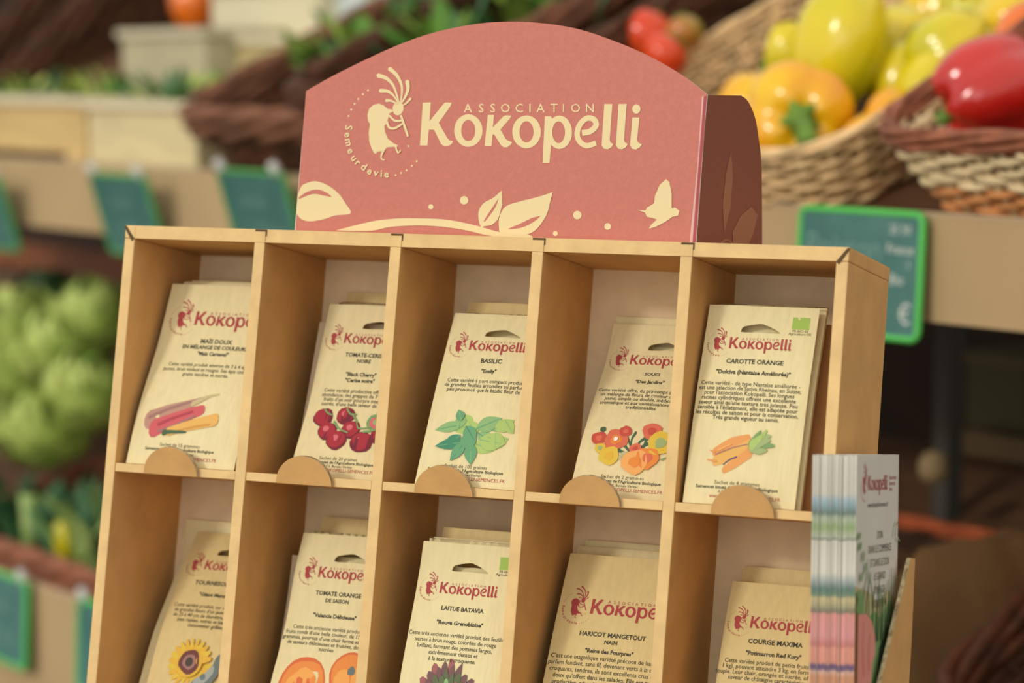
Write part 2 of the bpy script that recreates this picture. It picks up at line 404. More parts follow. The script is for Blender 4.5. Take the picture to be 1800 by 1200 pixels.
for dx in (0, 108): word.poly([(x + dx, y) for x, y in [(1468, 98), (1529, 98), (1509, 368), (1516, 388), (1537, 400), (1522, 425), (1495, 440), (1465, 435), (1448, 410), (1450, 370)]], CREAM)
word.poly([(1680, 200), (1733, 200), (1716, 370), (1726, 390), (1752, 402), (1736, 425), (1708, 442), (1680, 437), (1662, 412), (1665, 370)], CREAM); word.ell(1710, 136, 31, 36, CREAM)
assoc = Art()
for ch, x in zip('ASSOCIATION', (440, 540, 627, 722, 827, 908, 988, 1090, 1162, 1252, 1360)):
    v, f = glyphs(ch, .006, 'CENTER'); assoc.raw([(x + vx * 92, 160 - vy * 92) for vx, vy in v], f, CREAM)
leafart = Art(); RED = SIGN
def SPOLY(L, c): leafart.poly([(p.x, p.y) for p in spline([(x, y, 0) for x, y in L], 4)], c)
SPOLY([(46, 690), (60, 655), (80, 643), (110, 637), (150, 650), (190, 680), (215, 715), (233, 750), (180, 757), (140, 770), (90, 778), (60, 770), (42, 750)], CREAM)
SPOLY([(50, 694), (80, 674), (115, 666), (145, 675), (166, 692), (140, 688), (100, 682), (52, 700)], RED)
for x, y, r in ((515, 727, 9), (632, 704, 15), (1030, 756, 15), (1137, 796, 12), (953, 821, 9)): leafart.ell(x, y, r, r, CREAM, n=14)
SPOLY([(180, 810), (300, 780), (370, 770), (440, 767), (560, 771), (650, 787), (700, 800), (760, 816), (860, 826), (860, 836), (740, 832), (620, 806), (500, 793), (380, 797), (310, 811), (230, 812)], CREAM)
SPOLY([(764, 670), (735, 695), (700, 715), (683, 745), (685, 780), (694, 802), (702, 796), (730, 790), (752, 768), (766, 720)], CREAM)
SPOLY([(754, 696), (742, 730), (708, 776), (704, 772), (734, 726)], RED)
SPOLY([(944, 675), (900, 690), (830, 708), (780, 725), (757, 760), (755, 800), (764, 818), (830, 828), (880, 812), (920, 760), (935, 710)], CREAM)
SPOLY([(902, 758), (880, 778), (836, 800), (786, 806), (830, 786), (870, 766)], RED)
leafart.poly([(1342, 630), (1320, 650), (1303, 690), (1300, 715), (1275, 730), (1270, 740), (1243, 738), (1268, 747), (1275, 762), (1300, 768), (1310, 772), (1290, 790), (1282, 804), (1305, 798), (1340, 780), (1365, 762), (1385, 758), (1390, 742), (1375, 730), (1362, 732), (1362, 680), (1354, 640)], CREAM)
S2 = lambda fn: (lambda x, y: sgn(*fn((x, y))))
logo = Art(); FIG = fig.xf(S2(Z5)); CIRC = circ.xf(S2(Z5)); WORD = word.xf(S2(Z4)); ASSOC = assoc.xf(S2(Z4)); LEAFA = leafart.xf(S2(Z2))
scf = Art(); PSC = mat('worn_fold_pale', (224, 172, 164), .6); PSD = mat('fold_dark_red', (168, 72, 76), .55)
scf.poly([sgn(*p) for p in [(1234, 170), (1237, 168), (1230, 260), (1217, 428), (1212, 428), (1226, 290)]], PSC); scf.poly([sgn(*p) for p in [(1238, 169), (1242, 169), (1223, 428), (1218, 428)]], PSD); scf.build('worn_fold', hp, header)
FIG.build('figure_emblem', hp, header); CIRC.build('circular_motto', hp, header); WORD.build('name_lettering', hp, header); ASSOC.build('association_lettering', hp, header); LEAFA.build('leaf_print', hp, header)
LOGO = Art(); LOGO.merge(FIG); LOGO.merge(WORD); LOGOC = CIRC
# normalised logo: word spans x 0..1, baseline height 0
wx = [v[0] for it in WORD.i for v in it[0]]; X0, X1 = min(wx), max(wx); ZBASE = sgn(*Z4((300, 412)))[1]
NL = LOGO.xf(lambda x, z: ((x - X0) / (X1 - X0), (z - ZBASE) / (X1 - X0)))
NC = CIRC.xf(lambda x, z: ((x - X0) / (X1 - X0), (z - ZBASE) / (X1 - X0)))
NA = ASSOC.xf(lambda x, z: ((x - X0) / (X1 - X0), (z - ZBASE) / (X1 - X0)))
for A in (NL, NC, NA): A.i = [(v, f, c, 0) for v, f, c, l in A.i]
# ------------------------------------------------------------ seed packets
def make_profile(P, zbot, L=None):
    """smooth (y, z) curve from the packet's foot upward; returns f(v)->(y,z,ny,nz), length"""
    P = list(P)
    (y0, z0), (y1, z1) = P[0], P[1]
    if z0 > zbot + .02:
        y = max(.055, y0 - (z0 - zbot) * (y1 - y0) / (z1 - z0)); P = [(y, zbot)] + P
    else: P[0] = (y0, zbot)
    S = spline([(a, b, 0) for a, b in P], 10)
    cum = [0]
    for i in range(1, len(S)): cum.append(cum[-1] + (S[i] - S[i - 1]).length)
    tot = cum[-1]
    def f(v):
        v = min(max(v, 0), tot); i = 1
        while i < len(cum) - 1 and cum[i] < v: i += 1
        t = (v - cum[i - 1]) / max(1e-9, cum[i] - cum[i - 1]); p = S[i - 1].lerp(S[i], t)
        d = (S[min(i + 1, len(S) - 1)] - S[max(i - 2, 0)]).normalized()
        return p.x, p.y, -d.y, d.x
    return f, tot
def hole_loop(w, L, cx=.5):
    a = [(-.5, .05), (-.48, .45), (-.42, .68), (-.25, .86), (-.05, 1.0), (.04, 1.0), (.22, .72), (.4, .34), (.5, .06), (.46, .0), (.2, .03), (0, .06), (-.2, .02), (-.4, 0)]
    return [(w * (cx + .36 * x), L * (.862 + .046 * y)) for x, y in a]
ZS = {0: -ROWH + SHT + .003, 1: -2 * ROWH + SHT + .003}
def packet(name_label, group, row, x0, prof, w=.715, paper=PAPER, art=None, hole=True, dy=0, curl=0, thick=.022, seed=0, skew=0, holecx=.5, crop=0):
    f, L = make_profile([(a + dy, b) for a, b in prof], ZS[row]); L -= crop
    base = Vector((x0 + w / 2, f(0)[0], ZS[row]))
    root = empty('seed_packet', RACKM @ Matrix.Translation(base * U), name_label, 'seed packet', group)
    def mp(u, v, off):                               # u,v in units, off in metres outward
        y, z, ny, nz = f(v)
        e = min(1, max(0, u / w)); g = min(1, max(0, v / L))
        bul = thick * .75 * (math.sin(PI * e) ** .6) * (math.sin(PI * min(1, g * 1.08 + .02)) ** .7 if g < .88 else .25)
        wr = .0035 * noise.noise(Vector((u * 5 + seed * 7.1, v * 3.2, seed))) * (1 - abs(2 * e - 1) ** 4) + .002 * noise.noise(Vector((u * 14, v * 9, seed + 3)))
        k = bul + wr + curl * (1 - e) ** 2 * g - .0
        o = off / U + k
        return (Vector((x0 + u + skew * g, y + ny * o, z + nz * o)) - base) * U
    def mpb(u, v, off):
        y, z, ny, nz = f(v); e = u / w; g = v / L
        k = curl * (1 - e) ** 2 * g - .004 - off / U
        return (Vector((x0 + u + skew * g, y + ny * k, z + nz * k)) - base) * U
    def edge(a, b, n): return [(a[0] + (b[0] - a[0]) * i / n, a[1] + (b[1] - a[1]) * i / n) for i in range(n)]
    loop = edge((0, 0), (w, 0), 12) + edge((w, 0), (w, L), 22) + edge((w, L), (0, L), 12) + edge((0, L), (0, 0), 22)
    H = hole_loop(w, L, holecx) if hole else None
    vv, ff = fill(loop, .052, H)
    mb = MB(); mb.add([mp(a, b, 0) for a, b in vv], ff, paper); mb.add([mpb(a, b, 0) for a, b in vv], ff, paper)
    n = len(loop); mb.add([mp(a, b, 0) for a, b in loop] + [mpb(a, b, 0) for a, b in loop], [(i, (i + 1) % n, n + (i + 1) % n, n + i) for i in range(n)], paper)
    if H:
        n = len(H); mb.add([mp(a, b, 0) for a, b in H] + [mpb(a, b, 0) for a, b in H], [(i, (i + 1) % n, n + (i + 1) % n, n + i) for i in range(n)], paper)
    mb.build('paper_bag', root, smooth=True)
    if art: art(root, mp, w, L)
    return root
def front_art(titles, quotes, desc, pic, foot=True, logo_v=.197, logo_u=.235, logo_w=.565, title_v=.292, quote_v=.355, desc_v=.412, pic_v=None, organic=False, tsize=.062, lead=.0265, dsize=.0385, foot_txt='Sachet de 2 grammes', redcol='lred', tc=.49):
    def fn(root, mp, w, L):
        y = lambda v: L * (1 - v)
        q = lambda A: A
        lw = w * logo_w; tf = lambda a, b: (w * logo_u + a * lw, y(logo_v + .026) + b * lw)
        A = NL.xf(tf); A.i = [(v, f, c, k % 5) for k, (v, f, c, l) in enumerate(A.i)]; lg = A.build('logo', mp, root, recol=redcol)
        B = NC.xf(tf); B.build('logo_motto', mp, lg, recol=redcol); NA.xf(tf).build('logo_association', mp, lg, recol=redcol)
        T = Art(); cy = title_v
        for i, t in enumerate(titles):
            s = (tsize if i == 0 else tsize * .88) * .72
            T.text(t, w * tc, y(cy) - s * .3, s, 'black', bold=.03); cy += .034
        T.build('title_text', mp, root)
        T = Art(); cy = quote_v
        for t in quotes: T.text(t, w * tc, y(cy) - .012, .038, 'black', bold=.035); cy += .034
        T.build('variety_name_text', mp, root)
        T = Art(); cy = desc_v
        for t in desc: T.text(t, w * (tc - .01), y(cy) - .012, dsize, 'black', bold=.008, sx=.93); cy += lead
        T.build('description_text', mp, root)
        if pic:
            P = Art(); pic(P); P.xf(lambda a, b: (a * w, y(b))).build('picture', mp, root)
        if foot:
            T = Art(); T.text(foot_txt, w * .47, y(.9), .034, 'black', bold=0)
            T.text("Semences issues de l'Agriculture Biologique", w * .47, y(.922), .030, 'black', bold=.02)
            T.text('A.B.F.S. Bureau Veritas', w * .47, y(.942), .025, 'black'); T.text('www.KOKOPELLI-SEMENCES.FR', w * .55, y(.966), .033, redcol)
            T.build('footer_text', mp, root)
        if organic:
            T = Art(); T.poly([(w * .775, y(.05)), (w * .93, y(.05)), (w * .93, y(.112)), (w * .775, y(.112))], 'green')
            T.text('FR-BIO-01', w * .855, y(.127), .024, 'black'); T.text('Agriculture UE', w * .855, y(.141), .024, 'black'); T.build('organic_mark', mp, root)
    return fn
# pictures: u 0..1 across, v 0..1 down from the top
def R2(A, cx, cy, r, col, n=14, wob=.04, k=.53): A.ell(cx, cy, r, r * k, col, n=n, wob=wob)
def pic_corn(A):
    A.stroke([(.14, .765), (.3, .715), (.5, .665), (.66, .618)], .105, .012, 'mauve'); A.stroke([(.13, .752), (.3, .702), (.5, .655)], .02, .012, 'mauve2'); A.stroke([(.5, .67), (.62, .628), (.72, .61)], .03, .008, 'shade')
    A.stroke([(.2, .81), (.34, .77), (.5, .725), (.6, .70)], .10, .055, 'pink'); A.stroke([(.23, .79), (.36, .752), (.52, .712)], .018, .014, 'pink2'); A.stroke([(.24, .826), (.4, .785), (.55, .735)], .014, .01, 'mauve2')
    A.stroke([(.34, .825), (.5, .79), (.64, .765), (.74, .748)], .045, .07, 'corn'); A.stroke([(.38, .828), (.54, .797), (.7, .775)], .012, .012, 'corn2'); A.stroke([(.3, .832), (.36, .826), (.5, .822)], .03, .01, 'dgreen')
def pic_tom(A):
    for cx, cy, r in ((.2, .655, .105), (.43, .64, .098), (.52, .72, .1), (.28, .735, .1), (.4, .785, .108), (.66, .79, .115), (.83, .745, .1)):
        R2(A, cx, cy, r, 'tom2'); R2(A, cx - .008, cy - .006, r * .86, 'tom'); R2(A, cx - .02, cy - .014, r * .32, 'tomhi')
    R2(A, .75, .67, .09, 'cgreen2'); R2(A, .75, .672, .06, 'tomhi'); R2(A, .76, .668, .035, 'cgreen')
    for P in ([(.2, .61), (.24, .63), (.29, .64)], [(.43, .6), (.48, .63), (.54, .63)], [(.5, .63), (.56, .67), (.6, .71), (.72, .7)], [(.33, .68), (.4, .72), (.5, .74)], [(.75, .61), (.76, .64), (.82, .66)], [(.66, .73), (.74, .72), (.86, .7)]): A.stroke(P, .014, .008, 'cgreen2')
def leaf_(A, x, y, l, a, wd, col, rib=None):
    k = .56; c, s = math.cos(a), math.sin(a); L = []
    for i in range(17):
        t = i / 16; L.append((t * l, wd * math.sin(PI * t ** .85)))
    L += [(p[0], -p[1] * .9) for p in L[-2:0:-1]]
    A.poly([(x + px * c - py * s, y + (px * s + py * c) * k) for px, py in L], col)
    if rib: A.stroke([(x, y), (x + l * .5 * c, y + l * .5 * s * k), (x + l * .9 * c, y + l * .9 * s * k)], .008, .004, rib, rnd=False)
def pic_basil(A):
    leaf = lambda A_, x, y, l, a, wd, c, r=None: leaf_(A_, x, y, l * .92, a, wd * 1.15, c, r)
    for x, y, l, a, wd, c, r in ((.3, .7, .2, -.6, .06, 'leaf3', 'leaf1'), (.46, .66, .2, -2.6, .05, 'leaf3', 'leaf1'), (.6, .66, .22, -.2, .06, 'leaf1', 'leaf2'), (.52, .7, .26, .5, .06, 'leaf1', 'leaf2'), (.66, .76, .2, -.4, .06, 'leaf3', 'leaf1'), (.5, .76, .24, .3, .06, 'leaf3', 'leaf1')): leaf(A, x, y, l, a, wd, c, r)
    for x, y, l, a, wd, c, r in ((.36, .66, .3, 2.9, .05, 'leaf1', 'leaf2'), (.33, .68, .16, -1.6, .05, 'leaf1', 'leaf2'), (.5, .72, .2, -2.1, .06, 'leaf3', 'leaf1'), (.5, .68, .28, -.5, .07, 'leaf1', 'leaf2'), (.68, .68, .22, -.6, .06, 'leaf3', 'leaf1'), (.76, .62, .18, .9, .05, 'leaf3', 'leaf1'),
                              (.62, .72, .22, .3, .07, 'leaf3', 'leaf1'), (.55, .74, .28, .1, .08, 'leaf3', 'leaf1'), (.7, .7, .18, 1.4, .05, 'leaf3', 'leaf1'), (.36, .72, .22, 2.3, .055, 'leaf4', 'leaf2'), (.4, .76, .3, 2.95, .05, 'leaf4', 'leaf2'), (.42, .76, .24, 2.1, .05, 'leaf2', 'leaf4'), (.48, .76, .24, 1.4, .055, 'leaf2', 'leaf1'), (.42, .7, .22, 1.2, .07, 'leaf2', 'leaf1'), (.4, .67, .2, .9, .06, 'leaf2', 'leaf4'), (.34, .64, .13, -2, .04, 'leaf2', 'leaf1')): leaf(A, x, y, l, a, wd, c, r)
def pic_flowers(A):
    for P in ([(.5, .74), (.44, .68), (.4, .655)], [(.5, .75), (.48, .69), (.5, .65)], [(.52, .75), (.56, .7), (.62, .665)], [(.52, .76), (.6, .72), (.66, .7)], [(.5, .76), (.42, .72), (.38, .70)], [(.5, .77), (.42, .76), (.36, .74)], [(.55, .77), (.6, .74), (.62, .68)]): A.stroke(P, .012, .022, 'dgreen')
    for cx, cy, r, a, b in ((.18, .69, .075, 'coral2', 'coral'), (.36, .695, .12, 'coral', 'orange'), (.4, .64, .03, 'coral2', None), (.2, .64, .03, 'dgreen', None), (.44, .645, .06, 'coral2', 'coral'), (.7, .635, .095, 'coral', 'coral2'), (.22, .745, .055, 'yellow', 'cgreen'), (.33, .785, .1, 'yellow', 'sun'), (.48, .785, .05, 'shade', 'cgreen'),
                            (.58, .74, .06, 'coral', 'coral2'), (.82, .70, .13, 'yellow', 'cgreen'), (.72, .785, .115, 'orange', 'coral'), (.6, .81, .13, 'peach', 'orange'), (.98, .655, .035, 'shade', 'cgreen2')):
        R2(A, cx * .93, cy, r * .95, a, wob=.07)
        if b: R2(A, cx * .93, cy, r * .42, b, wob=.1)
    R2(A, .335, .693, .022, 'white'); A.stroke([(.93, .66), (.94, .7), (.92, .75), (.8, .79)], .008, .008, 'cgreen2')
def pic_carrots(A):
    for P, a, b, c, d in (([(.24, .745), (.38, .70), (.52, .685)], .045, .07, 'carrot', 'carrot2'), ([(.25, .79), (.4, .755), (.54, .71)], .05, .075, 'corn', 'carrot2'), ([(.34, .83), (.42, .80), (.55, .74)], .035, .06, 'carrot', 'carrot2')):
        A.stroke(P, a, b, c, n=8)
    A.stroke([(.25, .757), (.4, .72), (.56, .695)], .006, .005, 'mauve2'); A.stroke([(.33, .805), (.38, .78), (.44, .765)], .006, .008, 'purple'); A.stroke([(.27, .735), (.38, .705)], .012, .006, 'peach')
    A.stroke([(.24, .745), (.19, .738)], .012, .004, 'carrot'); A.stroke([(.26, .79), (.18, .785)], .012, .004, 'carrot')
    for P in ([(.56, .70), (.6, .66), (.63, .635)], [(.57, .70), (.66, .665), (.72, .655)], [(.57, .71), (.68, .7), (.76, .70)], [(.57, .70), (.64, .665), (.68, .63)], [(.57, .715), (.64, .73), (.7, .725)], [(.57, .71), (.66, .69), (.72, .675)], [(.57, .705), (.63, .67), (.65, .65)]): A.stroke(P, .05, .014, random.choice(['cgreen', 'cgreen2', 'leaf3']))
def pic_sunflower(A):
    for k in range(22):
        a = 2 * PI * k / 22; A.stroke([(.42 + .1 * math.cos(a), .73 + .055 * math.sin(a)), (.42 + .22 * math.cos(a + .05), .73 + .115 * math.sin(a + .05))], .055, .02, 'sun' if k % 2 else 'yellow')
    A.ell(.42, .73, .14, .075, 'sun'); A.ell(.42, .728, .11, .062, 'sunc', wob=.05); A.ell(.42, .728, .07, .038, 'mauve2', wob=.05); A.ell(.42, .728, .04, .024, 'sunc2')
    A.stroke([(.52, .845), (.62, .825), (.7, .77), (.73, .72)], .07, .09, 'slate'); A.stroke([(.53, .83), (.62, .80), (.68, .76)], .05, .05, 'slate2'); A.ell(.6, .795, .03, .016, 'slate')
def pic_orange(A):
    A.ell(.32, .76, .235, .135, 'pump3', wob=.02); A.ell(.325, .76, .21, .118, 'pump', wob=.03); A.ell(.32, .765, .15, .08, 'pump2', wob=.08); A.ell(.33, .76, .07, .03, 'pump3', wob=.25); A.ell(.24, .78, .03, .02, 'pump', wob=.2); A.ell(.42, .74, .03, .02, 'pump', wob=.2)
    A.ell(.77, .70, .2, .122, 'pump3', wob=.02); A.ell(.77, .70, .18, .11, 'pump', wob=.03); A.ell(.71, .72, .08, .05, 'pump2', wob=.06); A.ell(.85, .71, .06, .06, 'pump2', wob=.06); A.ell(.78, .675, .038, .022, 'slate', wob=.1)
def pic_lettuce(A):
    rnd = random.Random(4)
    for k in range(75):
        t = k / 75; rr = (1 - t) ** .6; a = k * 2.399
        leafc = ['lett', 'lett3', 'lett2', 'lett', 'lett3'][k % 5] if t < .75 else ['lett2', 'leaf1', 'pink2', 'lett4'][k % 4]
        A.ell(.46 + .25 * rr * math.cos(a), .775 + .14 * rr * math.sin(a), .075 - .03 * t, .038 - .013 * t, leafc, rot=a, n=9, wob=.12)
    A.ell(.7, .83, .08, .03, 'bean', rot=-.5, wob=.1); A.ell(.73, .73, .04, .02, 'lett3', rot=-.6, wob=.1)
leaf = leaf_
def pic_bean(A):
    leaf(A, .5, .85, .28, 3.5, .07, 'bean', 'dgreen'); leaf(A, .55, .86, .26, -.5, .08, 'bean', 'dgreen'); leaf(A, .5, .86, .26, .4, .08, 'bean', 'dgreen'); A.ell(.52, .79, .045, .022, 'flower', wob=.1); A.ell(.57, .8, .03, .016, 'pink2')
    A.stroke([(.53, .8), (.52, .84), (.5, .88)], .012, .012, 'cgreen2'); leaf(A, .45, .9, .3, 2.4, .04, 'bean'); leaf(A, .5, .9, .3, 1.2, .04, 'leaf4')
def pic_squash(A):
    A.ell(.5, .78, .3, .12, 'pump3', wob=.02); A.ell(.48, .775, .24, .1, 'pump', wob=.03); A.stroke([(.5, .67), (.52, .64)], .05, .04, 'cgreen2')

D1 = ['Cette variété produit environ de 3 à 4 épis', 'jaunes, brun violacé et rouges. Ses épis ont des', 'grains tendres et sucrés.']
FA = front_art
FR = [  # row, x0, profile, width, keyword arguments
 (0, .085, [(.06, -1.613), (.134, -1.329), (.229, -1.071), (.351, -.777), (.485, -.343)], .83, dict(hole=False, seed=1, art=FA(['MAÏS DOUX', 'EN MÉLANGE DE COULEURS'], ['"Maïs Carnaval"'], D1, pic_corn, tc=.55, logo_u=.30, logo_w=.68, logo_v=.20, title_v=.315, quote_v=.385, desc_v=.45, lead=.028, foot_txt='Sachet de 15 grammes')),
  'creamy seed packet printed with pink and yellow corn cobs, top left compartment'),
 (0, 1.356, [(.06, -1.475), (.203, -1.147), (.297, -.818), (.403, -.445)], .715, dict(seed=2, holecx=.58, art=FA(['TOMATE-CERISE', 'NOIRE'], ['"Black Cherry"', '"Cerise noire"'], ['Cette variété productive offre, en', 'abondance, des grappes de 7 petits', 'fruits d’un noir pourpre intense,', 'sucrés, d’une belle saveur de fruit'], pic_tom, title_v=.29, quote_v=.40, desc_v=.495, lead=.026, pic_v=0, foot_txt='Sachet de 20 graines', tsize=.056)),
  'creamy seed packet printed with a cluster of dark red cherry tomatoes'),
 (0, 2.239, [(.06, -1.607), (.167, -1.308), (.306, -.923), (.501, -.462)], .715, dict(seed=3, holecx=.54, art=FA(['BASILIC'], ['"Emily"'], ['Cette variété à port compact produit', 'de grandes feuilles arrondies au parfum', 'peu prononcé que le basilic fleur de'], pic_basil, title_v=.285, quote_v=.345, desc_v=.405, lead=.027, foot_txt='Sachet de 100 graines')),
  'creamy seed packet printed with green basil leaves'),
 (0, 3.322, [(.06, -1.559), (.186, -1.274), (.383, -.956), (.539, -.725), (.629, -.477)], .715, dict(seed=4, holecx=.56, art=FA(['SOUCI'], ['"Des Jardins"'], ['Cette variété offre, du printemps à l’automne', 'un mélange de fleurs de couleur orange et', 'jaune, simple ou double, médicinal et', 'aromatique et aux connaissances un peu', 'traditionnelles'], pic_flowers, title_v=.285, quote_v=.335, desc_v=.395, lead=.026, tsize=.05, foot_txt='Sachet de 2 grammes')),
  'creamy seed packet printed with orange and yellow marigold flowers'),
 (0, 4.068, [(.06, -1.613), (.115, -1.3), (.19, -.9), (.329, -.353)], .72, dict(seed=5, art=FA(['CAROTTE ORANGE'], ['"Dolciva (Nantaise Améliorée)"'], ['Cette variété - de type Nantaise améliorée -', 'est une sélection de Sativa Rheinau, en Suisse,', 'pour l’association Kokopelli. Ses longues', 'racines cylindriques offrent une excellente', 'saveur ainsi qu’une texture très juteuse. Peu', 'sensible à l’éclatement, elle est adaptée pour', 'les récoltes de saison et pour la conservation.', 'Très grande vigueur au semis.'], pic_carrots, organic=True, title_v=.29, quote_v=.345, desc_v=.403, lead=.0245, tsize=.058, foot_txt='Sachet de 4 grammes')),
  'pale seed packet printed with three orange carrots, fully visible at the right'),
 (1, .394, [(.06, -3.063), (.169, -2.76), (.309, -2.49), (.45, -2.25), (.56, -2.03)], .715, dict(paper=PAPER_TAN, seed=6, art=FA(['TOURNESOL GÉANT'], ['"Géant Mammoth"'], ['Cette variété produit, sur de hautes tiges,', 'de grandes fleurs d’un jaune doré, allant', 'de 25 à 40 cm de diamètre, aux graines', 'bien rayées, noires et blanches, à', 'consommer grillées'], pic_sunflower, title_v=.30, quote_v=.365, desc_v=.43, lead=.027, foot_txt='Sachet de 10 grammes')),
  'creamy seed packet printed with a yellow sunflower'),
 (1, 1.318, [(.06, -2.985), (.205, -2.601), (.277, -2.257), (.366, -1.996)], .73, dict(seed=7, holecx=.56, art=FA(['TOMATE ORANGE', 'DE SAISON'], ['"Valencia Délicieuse"'], ['Cette très ancienne variété produit des', 'fruits ronds d’une belle couleur, de 150 à 200', 'grammes, pourvus d’une chair ferme et juteuse,', 'de saveurs délicieuses et fruitées, douces,', 'sucrées'], pic_orange, logo_u=.25, title_v=.3, quote_v=.41, desc_v=.475, lead=.0265, tsize=.056)),
  'creamy seed packet printed with two round orange tomatoes'),
 (1, 2.243, [(.06, -2.907), (.145, -2.556), (.228, -2.235), (.272, -1.985)], .72, dict(seed=8, art=FA(['LAITUE BATAVIA'], ['"Rouge Grenobloise"'], ['Cette très ancienne variété produit des feuilles', 'vertes à brun rouge, colorées de rouge', 'brillant, formant des pommes larges,', 'extrêmement denses et', 'à la texture croquante.'], pic_lettuce, organic=True, title_v=.325, quote_v=.395, desc_v=.455, lead=.03, tsize=.055, logo_v=.225)),
  'creamy seed packet printed with a dark red frilled lettuce'),
 (1, 3.23, [(.06, -2.815), (.168, -2.516), (.296, -2.201), (.385, -2.0)], .84, dict(paper=PAPER_TAN, hole=False, seed=9, art=FA(['HARICOT MANGETOUT', 'NAIN'], ['"Reine des Pourpres"'], ['C’est une magnifique variété précoce de haricot,', 'à parfum fondant, sans fil, devenant verts à la cuisson,', 'croquants, tendres, ils sont excellents crus et si', 'doux qu’offert dans les salades. Elle est très', 'productive, adaptée aux climats frais et aux', 'terrains ombragés.'], pic_bean, logo_u=.27, logo_w=.67, logo_v=.27, title_v=.395, quote_v=.475, desc_v=.51, lead=.031, tsize=.058, dsize=.042)),
  'tan seed packet printed with a bean plant, without a hanging hole'),
 (1, 4.364, [(.06, -2.709), (.15, -2.393), (.25, -2.083), (.265, -2.05)], .715, dict(paper=PAPER_TAN, hole=False, seed=10, art=FA(['COURGE MAXIMA'], ['"Potimarron Red Kury"'], ['Cette variété produit de petits fruits (de', '1 kg), pouvant atteindre 3 kg, en forme de', 'toupie. Leur chair, orangée et sucrée, offre une', 'saveur de châtaigne caractéristique.'], pic_squash, logo_u=.235, logo_w=.6, logo_v=.215, title_v=.31, quote_v=.37, desc_v=.415, lead=.028, tsize=.06, dsize=.04)),
  'tan seed packet titled COURGE MAXIMA beside the leaflet stack'),
]
PX = {0: [(220, 812), (236, 740), (254, 676), (276, 604), (303, 497)], 1: [(518, 796), (542, 712), (560, 628), (580, 534)], 2: [(729, 846), (747, 767), (770, 667), (800, 550)], 3: [(1004, 852), (1022, 775), (1047, 692), (1066, 633), (1079, 569)], 4: [(1200, 881), (1248, 535)], 5: [(259, 1196), (280, 1116), (304, 1046), (330, 975), (348, 934)], 6: [(476, 1198), (502, 1095), (518, 1004), (534, 936)], 7: [(702, 1200), (719, 1104), (735, 1017), (745, 950)], 8: [(954, 1200), (971, 1116), (990, 1029), (1003, 972)], 9: [(1258, 1200), (1272, 1109), (1288, 1021)]}
_FR = []
for i, (r, x0, prof, w_, kw, lab) in enumerate(FR):
    xm = min(x0, i % 5 + 1 - h2 - w_ - .006)
    if xm < x0 - .001:
        q = [rk(u, v, 0, xm) for u, v in PX[i]]; prof = [(max(.06, p.y), p.z) for p in q]; x0 = xm
        print('packet', i, round(x0, 3), [(round(a, 2), round(b, 2)) for a, b in prof])
    _FR.append((r, x0, prof, w_, kw, lab))
FR = _FR
names = ['corn cobs', 'cherry tomatoes', 'basil', 'marigold', 'carrot', 'sunflower', 'orange tomato', 'red lettuce', 'bean', 'squash']
for r, x0, prof, w_, kw, lab in FR:
    packet(lab, 'front seed packets of the rack', r, x0, prof, w_, **kw)
# packets standing behind the front ones, tops peeping out
def back(i, dx, dy, dz, lab, paper=PAPER, w_=None, hole=True, curl=0, art=None, skew=0):
    r, x0, prof, w0, kw, _ = FR[i]; P = [(a * (1 + .15 * max(0, t / len(prof))), b) for t, (a, b) in enumerate(prof)]
    top = P[-1]; prev = P[-2]; e = Vector((top[0] - prev[0], top[1] - prev[1])).normalized() * max(dz, .001)
    P = P + [(top[0] + e.x, top[1] + e.y)]
    ww = w_ or w0; xx = min(x0 + dx, i % 5 + 1 - h2 - ww - .004); xx = max(xx, i % 5 + h2 + .004)
    P = [(min(a, .90 - dy), b) for a, b in P]
    return packet(lab, 'seed packets standing behind the front ones', r, xx, P, ww, paper=paper, hole=hole and kw.get('hole', True), dy=dy, curl=curl, seed=i * 9 + dy * 50, thick=.02, skew=skew, holecx=kw.get('holecx', .5))
back(0, .02, .055, .03, 'creamy packet just behind the corn cob packet', w_=.83); back(0, .05, .11, .05, 'creamy packet farthest behind the corn cob packet', w_=.8)
back(1, .01, .055, .002, 'creamy packet just behind the cherry tomato packet'); back(1, -.05, .12, -.0, 'curled creamy packet leaning left behind the cherry tomato packet', curl=.0, hole=True)
back(1, .03, .16, .12, 'tallest tan packet behind the cherry tomato packet', paper=PAPER_TAN, hole=False)
back(2, .01, .055, .01, 'creamy packet just behind the basil packet'); back(2, .02, .11, .02, 'creamy packet second behind the basil packet'); back(2, .05, .12, .11, 'tan packet standing tallest behind the basil packet', paper=PAPER_TAN, hole=False)
back(3, .0, .055, .06, 'creamy packet just behind the marigold packet'); back(3, .03, .11, .03, 'creamy packet second behind the marigold packet')
back(4, .02, .06, -.0, 'pale packet just behind the carrot packet'); back(4, .012, .12, .0, 'pale packet second behind the carrot packet')
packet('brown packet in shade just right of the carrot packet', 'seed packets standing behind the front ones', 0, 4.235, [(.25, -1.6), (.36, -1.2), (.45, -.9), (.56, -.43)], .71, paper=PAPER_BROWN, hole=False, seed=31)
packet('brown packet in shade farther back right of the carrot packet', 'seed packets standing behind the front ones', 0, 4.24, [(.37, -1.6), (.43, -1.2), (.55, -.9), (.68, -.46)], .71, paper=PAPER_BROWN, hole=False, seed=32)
back(5, -.12, .11, .11, 'creamy packet shifted left behind the sunflower packet'); back(5, .1, .13, .1, 'pale packet tallest behind the sunflower packet', hole=False)
back(6, .01, .055, .01, 'creamy packet just behind the orange tomato packet'); back(6, -.03, .10, .0, 'curled packet leaning left behind the orange tomato packet'); back(6, .04, .16, .13, 'tan packet tallest behind the orange tomato packet', paper=PAPER_TAN, hole=False)
